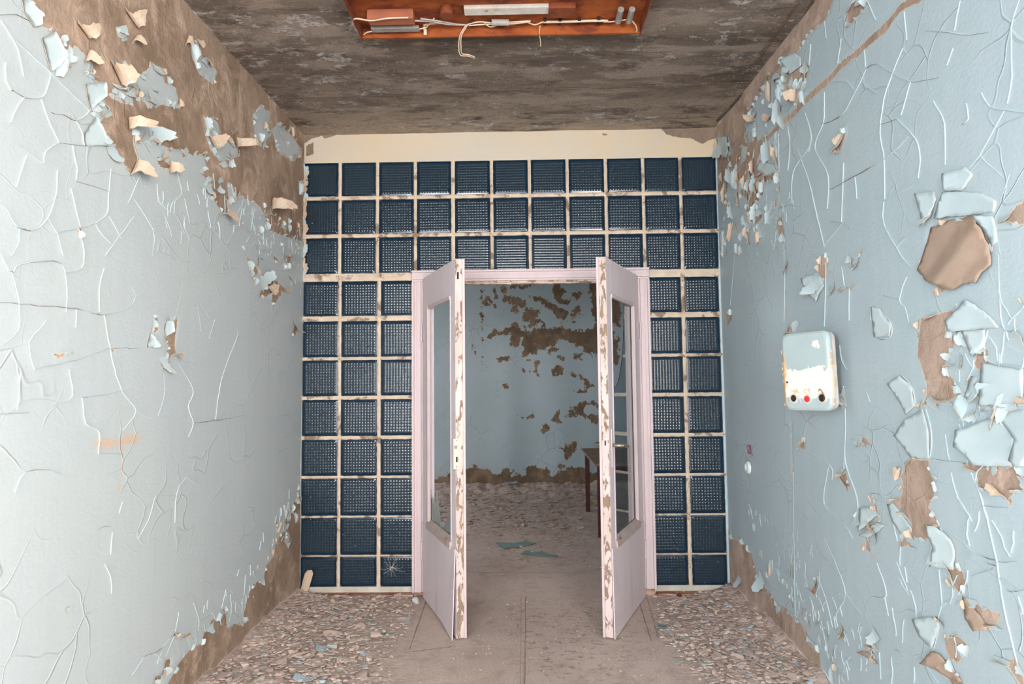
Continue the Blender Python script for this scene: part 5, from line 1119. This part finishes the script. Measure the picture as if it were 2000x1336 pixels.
wl = [([(-lw2 - .02, ld - .10, -.055), (-lw2 + .01, ld - .17, -.065), (-lw2 + .08, ld - .155, -.066), (-lw2 + .16, ld - .17, -.066), (-lw2 + .25, ld - .165, -.062)], .0035, 'wire'),
      ([(-lw2 - .012, ld - .12, -.04), (-lw2 - .016, ld - .08, -.05), (-lw2 - .008, ld - .05, -.055)], .003, 'wire'),
      ([(-lw2 + .01, ld - .015, -.05), (-lw2 + .06, ld - .035, -.045), (-lw2 + .28, ld - .045, -.045), (-lw2 + .33, ld - .075, -.04), (-lw2 + .36, ld - .12, -.04)], .003, 'wire'),
      ([(-lw2 + .27, ld - .12, -.05), (-lw2 + .34, ld - .105, -.045), (-lw2 + .42, ld - .07, -.04), (-lw2 + .50, ld - .045, -.03)], .004, 'grey_wire'),
      ([(-lw2 + .30, ld - .135, -.05), (-lw2 + .38, ld - .10, -.042), (-lw2 + .46, ld - .06, -.035), (-lw2 + .51, ld - .045, -.03)], .004, 'grey_wire'),
      ([(-lw2 + .30, ld - .05, -.03), (-lw2 + .36, ld - .065, -.03), (-lw2 + .42, ld - .062, -.03)], .0045, 'wire'),
      ([(-lw2 + .50, ld - .045, -.03), (-lw2 + .56, ld - .068, -.03), (-lw2 + .64, ld - .055, -.03), (-lw2 + .72, ld - .062, -.03), (-lw2 + .80, ld - .068, -.03)], .0032, 'wire'),
      ([(-lw2 + .51, ld - .040, -.03), (-lw2 + .60, ld - .048, -.03), (-lw2 + .70, ld - .044, -.03), (-lw2 + .80, ld - .072, -.035)], .0035, 'wire'),
      ([(-lw2 + .58, ld - .07, -.03), (-lw2 + .61, ld - .035, -.035), (-lw2 + .66, ld - .050, -.035), (-lw2 + .78, ld - .060, -.03)], .0028, 'wire'),
      ([(-lw2 + .78, ld - .07, -.035), (-lw2 + .82, ld - .045, -.035), (-lw2 + .86, ld - .060, -.03)], .003, 'wire'),
      ([(-lw2 + .86, ld - .050, -.026), (-lw2 + 1.0, ld - .050, -.026), (-lw2 + 1.1, ld - .052, -.026), (-lw2 + 1.16, ld - .055, -.03)], .0060, 'wire'),
      ([(-lw2 + 1.14, ld - .045, -.03), (-lw2 + 1.20, ld - .06, -.035), (-lw2 + 1.24, ld - .08, -.04)], .003, 'wire'),
      ([(lw2 - .05, ld - .075, -.045), (lw2 - .03, ld - .05, -.05), (lw2 - .018, ld - .02, -.055), (lw2 - .02, ld - .004, -.06)], .0035, 'wire'),
      ([(-lw2 + .505, ld - .05, -.035), (-lw2 + .475, ld - .02, -.065), (-lw2 + .468, ld + .02, -.10), (-lw2 + .470, ld + .05, -.115), (-lw2 + .50, ld + .052, -.12), (-lw2 + .53, ld + .075, -.12)], .0026, 'wire'),
      ([(-lw2 + .50, ld - .055, -.035), (-lw2 + .468, ld - .022, -.065), (-lw2 + .458, ld + .015, -.10), (-lw2 + .462, ld + .055, -.12), (-lw2 + .50, ld + .066, -.12), (-lw2 + .528, ld + .098, -.115)], .0026, 'wire'),
      ([(-lw2 + .845, ld - .045, -.04), (-lw2 + .842, ld - .01, -.06), (-lw2 + .848, ld + .03, -.07), (-lw2 + .850, ld + .055, -.085)], .0024, 'wire')]
for pts, r_, mt in wl:
    m = MB(); m.tube(smoothline(pts, 6), r_, 6); m.build('wire', M[mt], lamp, smooth=True)
m = MB(); m.tube(smoothline([(-lw2 + .300, ld - .04, -.03), (-lw2 + .305, ld - .03, -.045), (-lw2 + .302, ld - .02, -.06)], 3), .008, 8); m.build('loose_clip', M['wire'], lamp)

# ---- table standing in the far room behind the right leaf
zt_ = 0.66
ya = 5.45; yb = 6.65; xa = hit(1135, 873, 1, 6.65).x
tb = empty('table', (xa + 0.40, (ya + yb) / 2, 0)); prop(tb, 'dusty low table with dark red legs in the room beyond, behind the right door leaf', 'table')
m = MB(); m.box(-.40, .40, -.60, .60, zt_ - .022, zt_); m.build('table_top', M['table_top'], tb, bevel=.004)
for sx in (-1, 1):
    for sy in (-1, 1): m = MB(); m.box(sx * .345 - .022, sx * .345 + .022, sy * .53 - .022, sy * .53 + .022, 0.002, zt_ - .022); m.build('leg', M['table_red'], tb, bevel=.002)
for sy in (-1, 1): m = MB(); m.box(-.33, .33, sy * .53 - .012, sy * .53 + .012, zt_ - .09, zt_ - .022); m.build('apron', M['table_red'], tb)

# ---- cream curl of thick paint leaning in the left corner
p = hit(598, 1150, 1, D - 0.02); vs = []; fs = []
m = MB(); n_ = 7; k_ = 6
for i in range(n_ + 1):
    u = i / n_; z = 0.012 + 0.165 * u; wv = (0.022 + 0.008 * math.sin(u * 2.2)) * (1 if u < .85 else math.sqrt(max(0.05, 1 - ((u - .85) / .17) ** 2))); xo = -0.012 + 0.040 * u
    for j in range(k_ + 1):
        a = -1.2 + 2.4 * j / k_; vs.append((xo + wv * math.sin(a), -0.016 * math.cos(a) - 0.01 + 0.01 * u, z))
for i in range(n_):
    for j in range(k_): a = i * (k_ + 1) + j; fs.append((a, a + 1, a + k_ + 2, a + k_ + 1))
N = len(vs); vs2 = [(x, y + .002, z) for x, y, z in vs]; fs2 = [tuple(N + i for i in f_[::-1]) for f_ in fs]
o = link('paint_curl', mesh('paint_curl', vs + vs2, fs + fs2, M['flake_back']), None, (p.x, D - 0.03, 0.004)); o.data.polygons.foreach_set('use_smooth', [True] * len(o.data.polygons))
prop(o, 'tall cream curl of paint leaning in the corner against the lowest left glass block', 'paint curl')

# ---- cobweb on the lowest block left of the door, and specks of dust
m = MB(); rg = random.Random(5); q0 = hit(765, 1108, 1, D - .012)
for k in range(26):
    a = rg.uniform(0, 2 * PI); r_ = rg.uniform(.02, .10); pts = [(q0.x + rg.uniform(-.01, .01), D - .012, q0.z), (q0.x + r_ * math.cos(a) * .6, D - .013, q0.z + r_ * math.sin(a) * .4 - .01), (q0.x + r_ * math.cos(a), D - .006, max(.03, q0.z + r_ * math.sin(a) * .7))]
    m.tube(smoothline(pts, 3), rg.uniform(.0004, .0009), 3)
o = m.build('cobweb', M['cobweb'], None); prop(o, 'torn cobweb on the lowest glass block beside the left door jamb', 'cobweb', kind='stuff')

# ---- fallen chips
GX = np.arange(-2.6, 2.4, 0.012); GY = np.arange(1.6, DF + .05, 0.012); _gx, _gy = np.meshgrid(GX, GY, indexing='ij')
GH = floor_h(np.stack([_gx.ravel(), _gy.ravel()], 1)).reshape(_gx.shape)
def ground_z(x, y):
    i = min(len(GX) - 2, max(0, (x + 2.6) / 0.012)); j = min(len(GY) - 2, max(0, (y - 1.6) / 0.012)); a = int(i); c = int(j); fx_ = i - a; fy_ = j - c
    return float((GH[a, c] * (1 - fx_) + GH[a + 1, c] * fx_) * (1 - fy_) + (GH[a, c + 1] * (1 - fx_) + GH[a + 1, c + 1] * fx_) * fy_)
def chip_mesh(rg, L, mats, name='paint_chip', flat=False, roll=None):
    th_ = rg.uniform(.3, 1.1) if not flat else rg.uniform(.05, .3)
    if roll: th_ = roll
    vs, f_, mi_ = flake_geo((0, 0, 0), Vector((0, 0, 1)), Vector((1, 0, 0)), L, L * rg.uniform(.5, 1.1), th_, rng=rg, jag=.35, taper=rg.uniform(.1, .9), NI=4, NJ=3, th=.0015, lift=0)
    A = np.array([tuple(v_) for v_ in vs]); A -= (A.max(0) + A.min(0)) / 2
    # tilt it so that both ends of the curl touch the ground
    a = th_ / 2; R_ = np.array([[math.cos(a), 0, math.sin(a)], [0, 1, 0], [-math.sin(a), 0, math.cos(a)]]); A = A @ R_.T
    flip = rg.random() < .5 and not roll
    if flip: A[:, 2] *= -1; A[:, 1] *= 1; f_ = [q[::-1] for q in f_]
    A[:, 2] -= A[:, 2].min()
    return mesh(name, A.tolist(), f_, mats, mi_)
rg = random.Random(77)
kinds = [[M['chip_cream'], M['chip_pink']], [M['chip_pink'], M['chip_cream']], [M['chip_pink'], M['chip_pink']], [M['chip_grey'], M['chip_cream']], [M['chip_blue'], M['chip_cream']]]
lib = {}
for ki, mats in enumerate(kinds):
    lib[ki] = [chip_mesh(rg, 0.05, mats, flat=(j % 3 == 0), roll=(2.6 if j == 5 else None)) for j in range(6)]
def sample(poly, rg, bias=None):
    A = np.array(poly); lo = A.min(0); hi = A.max(0)
    while True:
        x = rg.uniform(lo[0], hi[0]); y = rg.uniform(lo[1], hi[1])
        if pip(x, y, poly) and (bias is None or rg.random() < bias(x, y)): return x, y
ZLc = on(PL_G, [(566,1162),(812,1166),(800,1200),(770,1270),(715,1350),(400,1350)]); ZRc = on(PL_G, [(1290,1166),(1420,1156),(1600,1350),(1400,1350),(1320,1300),(1290,1230)])
def inb(x, y): return XL + .05 < x < XR - .05
KN = {0: 'cream', 1: 'dusty beige', 2: 'dusty beige', 3: 'grey blue', 4: 'pale blue'}
def scatter_chips(poly, n_, rg, sizes, wts, side, group, bias, blue=.06):
    for k in range(n_):
        x, y = sample(poly, rg, bias)
        if not inb(x, y): x = max(XL + .05, min(XR - .05, x))
        r_ = rg.random(); ki = 4 if r_ < blue else (3 if r_ < blue + .14 else rg.choice((0, 1, 1, 2, 0)))
        o = link('paint_chip', rg.choice(lib[ki])); s = rg.uniform(*sizes) / .05
        o.scale = (s, s, s * rg.uniform(.7, 1)); o.rotation_euler = (rg.uniform(-.15, .15), rg.uniform(-.15, .15), rg.uniform(0, 2 * PI))
        o.location = (x, y, ground_z(x, y) + .0005)
        wall_d = (x - XL) if side == 'left' else (XR - x)
        zone = 'at the foot of the %s glass pier' % side if y > 3.72 else ('at the foot of the %s wall' % side if wall_d < 0.28 else ('in the %s rubble beside the door leaf' % side if y > 3.2 else 'at the near end of the %s rubble' % side))
        szn = 'large' if s > 1.2 else ('small' if s < .8 else 'middling')
        prop(o, '%s %s paint chip %s' % (szn, KN[ki], zone), 'paint chip', '%s %s paint chips %s' % (szn, KN[ki], zone))
bl = lambda x, y: 0.30 + 0.7 * max(0, 1 - (x - XL) / .75); br = lambda x, y: 0.35 + 0.65 * max(0, 1 - (XR - x) / .6)
scatter_chips(ZLc, 150, rg, (.025, .085), None, 'left', 'paint chips in the left rubble', bl, .05)
scatter_chips(ZRc, 125, rg, (.025, .080), None, 'right', 'paint chips in the right rubble', br, .10)
def special(px, py, L, ki, label, rz=0.0, roll=None, wide=.6, name='paint_chip', cat='paint chip', mats=None):
    p = hit(px, py, 2, 0.01); rr = random.Random(int(px)); me = chip_mesh(rr, L, mats or kinds[ki], roll=roll, name=name)
    o = link(name, me); o.location = (p.x, p.y, ground_z(p.x, p.y) + .004); o.rotation_euler = (0, 0, rz); o.scale = (1, wide, 1); prop(o, label, cat)
special(597, 1330, .12, 4, 'large pale blue curled chip at the bottom edge left of the floor', .1, 1.2, .7)
special(632, 1270, .085, 4, 'pale blue rolled chip in the middle of the left rubble', .2, 2.4, .7)
special(590, 1298, .09, 4, 'long light blue chip near the bottom of the left rubble', .5, .6, .4)
special(740, 1312, .045, 0, 'bright cream lump alone right of the left rubble', .3, 1.6, 1)
special(572, 1238, .06, 0, 'upright cream tube-like chip in the left rubble', 1.2, 2.2, .8)
special(1478, 1218, .08, 0, 'big cream chip near the right wall base', .8, .7, 1.3)
special(1460, 1236, .075, 4, 'blue and white folded chip in the right rubble', 0, 1.4, .7)
special(1505, 1252, .08, 0, 'pair-like pale chip broken beside the right wall skirting', .4, .8, 1.2)
special(1395, 1214, .15, 0, 'long cream sliver lying across the right rubble', -.12, .5, .25)
special(1385, 1232, .10, 0, 'pointed cream chip in front of the long sliver', -.1, .9, .4)
special(1380, 1302, .085, 3, 'grey blue chip lying alone in front of the right rubble', -.1, 1.0, .6)
special(1425, 1180, .05, 4, 'small standing blue chip at the far end of the right rubble', 1, 1.2, .8)
special(1345, 1185, .10, 3, 'thin dark green glass sliver at the far end of the right rubble', -.1, .1, .12, 'glass_sliver', 'glass piece', [M['green_glass'], M['green_glass']])
special(1352, 1197, .10, 3, 'thin green glass sliver just in front of the first one', .1, .1, .12, 'glass_sliver', 'glass piece', [M['green_glass'], M['green_glass']])
special(1310, 1226, .13, 3, 'flat green glass piece in the right rubble near the door leaf', -.2, .15, .35, 'glass_sliver', 'glass piece', [M['green_glass'], M['green_glass']])
special(758, 1238, .09, 3, 'dusty green glass piece in the left rubble', .1, .15, .35, 'glass_sliver', 'glass piece', [M['green_glass'], M['green_glass']])
p = hit(1327, 1167, 2, .01)
bm = bmesh.new(); bmesh.ops.create_icosphere(bm, subdivisions=2, radius=.016)
for v_ in bm.verts: v_.co *= 1 + .35 * noise.noise(v_.co * 60)
me = bpy.data.meshes.new('brick_crumb'); bm.to_mesh(me); bm.free(); me.materials.append(M['brick_red']); o = link('brick_crumb', me); o.location = (p.x, p.y, ground_z(p.x, p.y) + .010)
prop(o, 'dark red crumb of brick on the rubble in front of the right glass pier', 'brick crumb')
for i, (px, py, s_) in enumerate(((650, 1176, .9), (812, 1172, 1.2))):
    p = hit(px, py, 2, .02); bm = bmesh.new(); bmesh.ops.create_icosphere(bm, subdivisions=2, radius=.02 * s_)
    for v_ in bm.verts: v_.co *= 1 + .4 * noise.noise(v_.co * 50)
    me = bpy.data.meshes.new('plaster_lump'); bm.to_mesh(me); bm.free(); me.materials.append(M['chip_grey' if i else 'chip_pink']); o = link('plaster_lump', me); o.location = (p.x, p.y, ground_z(p.x, p.y) + .012)
    prop(o, ('tan lump of plaster in the left corner rubble', 'rounded grey lump of plaster beside the foot of the left jamb')[i], 'plaster lump')

# small crumbs, too many to count
def crumbs(name, zones, label, seed, mats):
    rg = random.Random(seed); m = MB()
    for poly, n_, szs, bias in zones:
        for k in range(n_):
            x, y = sample(poly, rg, bias)
            if y < D and (not (XL + .03 < x < XR - .03) or y > D - .04): continue
            if y > D and (x > xa - .05 and 5.3 < y < 6.8 or y > DF - .05): continue
            s = rg.uniform(*szs); z = ground_z(x, y); a = rg.uniform(0, 2 * PI); K = rg.choice((4, 5, 5, 6)); tx = rg.uniform(-.28, .28); ty = rg.uniform(-.28, .28); pts = []
            for j in range(K):
                b_ = a + 2 * PI * j / K; r_ = s * rg.uniform(.5, 1.1); dx = r_ * math.cos(b_); dy = r_ * math.sin(b_) * .8; pts.append((x + dx, y + dy, z + .003 + s * .22 + tx * dx + ty * dy))
            top = (x, y, z + .004 + s * rg.uniform(.25, .42)); mi = rg.choices(range(5), (34, 36, 20, 8, 2))[0]
            vs = pts + [(q[0], q[1], q[2] - .0025) for q in pts] + [top]; fs = [(j, (j + 1) % K, 2 * K) for j in range(K)] + [(j, K + j, K + (j + 1) % K, (j + 1) % K) for j in range(K)]
            m.add(vs, fs, mi)
    o = link(name, mesh(name, m.v, m.f, mats, m.m)); prop(o, label, 'debris', kind='stuff'); return o
CM = [M['chip_cream'], M['chip_pink'], M['floor_chip'] if 'floor_chip' in M else M['chip_pink'], M['chip_grey'], M['chip_blue']]
mid = on(PL_G, [(930,1170),(1290,1180),(1380,1350),(700,1350),(810,1280)])
crumbs('plaster_crumbs', [(ZLp, 2300, (.005, .024), bl), (mid, 70, (.003, .007), None)], 'fine crumbled plaster and paint along the foot of the left wall and left glass pier', 91, CM)
crumbs('plaster_crumbs', [(ZRp, 1900, (.005, .024), br), (mid, 70, (.003, .007), None)], 'fine crumbled plaster and paint along the foot of the right wall and right glass pier', 93, CM)
FZ = [(-2.0, 5.9), (2.0, 5.7), (2.0, DF - .05), (-2.0, DF - .05)]; FN = [(-.9, 4.5), (1.1, 4.5), (1.6, 6.3), (-1.4, 6.3)]
CF = [M['chip_pink'], M['chip_pink'], M['chip_pink'], M['chip_grey'], M['chip_grey']]
crumbs('far_rubble', [(FZ, 1500, (.010, .040), lambda x, y: .25 + .75 * (y - 5.7) / 1.9), (FN, 300, (.006, .030), None)], 'crumbled plaster and paint on the floor of the room beyond the doors', 92, CF)
for i, (px, py, L_, lb) in enumerate(((1010, 1062, .34, 'dull green glass sheet fragment on the far room floor left of centre'), (1055, 1082, .30, 'broad green glass fragment nearest the doorway in the far room'), (985, 958, .0, ''), (1120, 985, .0, ''))):
    if L_ > 0: special(px, py, L_, 3, lb, rnd(-.4, .4), .08, .5, 'glass_fragment', 'glass piece', [M['green_glass'], M['green_glass']])
special(1000, 966, .16, 4, 'pale blue chip on the rubble heap below the far wall', .3, .6, 1)
# specks of whitewash spattered over the blocks
m = MB(); rg = random.Random(404)
for k in range(420):
    low = rg.random() < .6; x = rg.uniform(XL + .02, XR - .02); z = rg.uniform(.05, .75) if low else rg.uniform(.4, rows[0][1] - .02)
    if z < ZO1 and XO0 - .01 < x < XO1 + .01: continue
    s = rg.choice((.0008, .001, .0012, .002)) * rg.uniform(.6, 1.3); n_ = 5; a = rg.uniform(0, 6)
    m.add([(x + s * math.cos(a + q * 2 * PI / n_) * rg.uniform(.5, 1.4), D + .0005, z + s * math.sin(a + q * 2 * PI / n_) * rg.uniform(.5, 1.6)) for q in range(n_)], [tuple(range(n_))])
o = m.build('whitewash_specks', M['cobweb'], wb); o['kind'] = 'stuff'
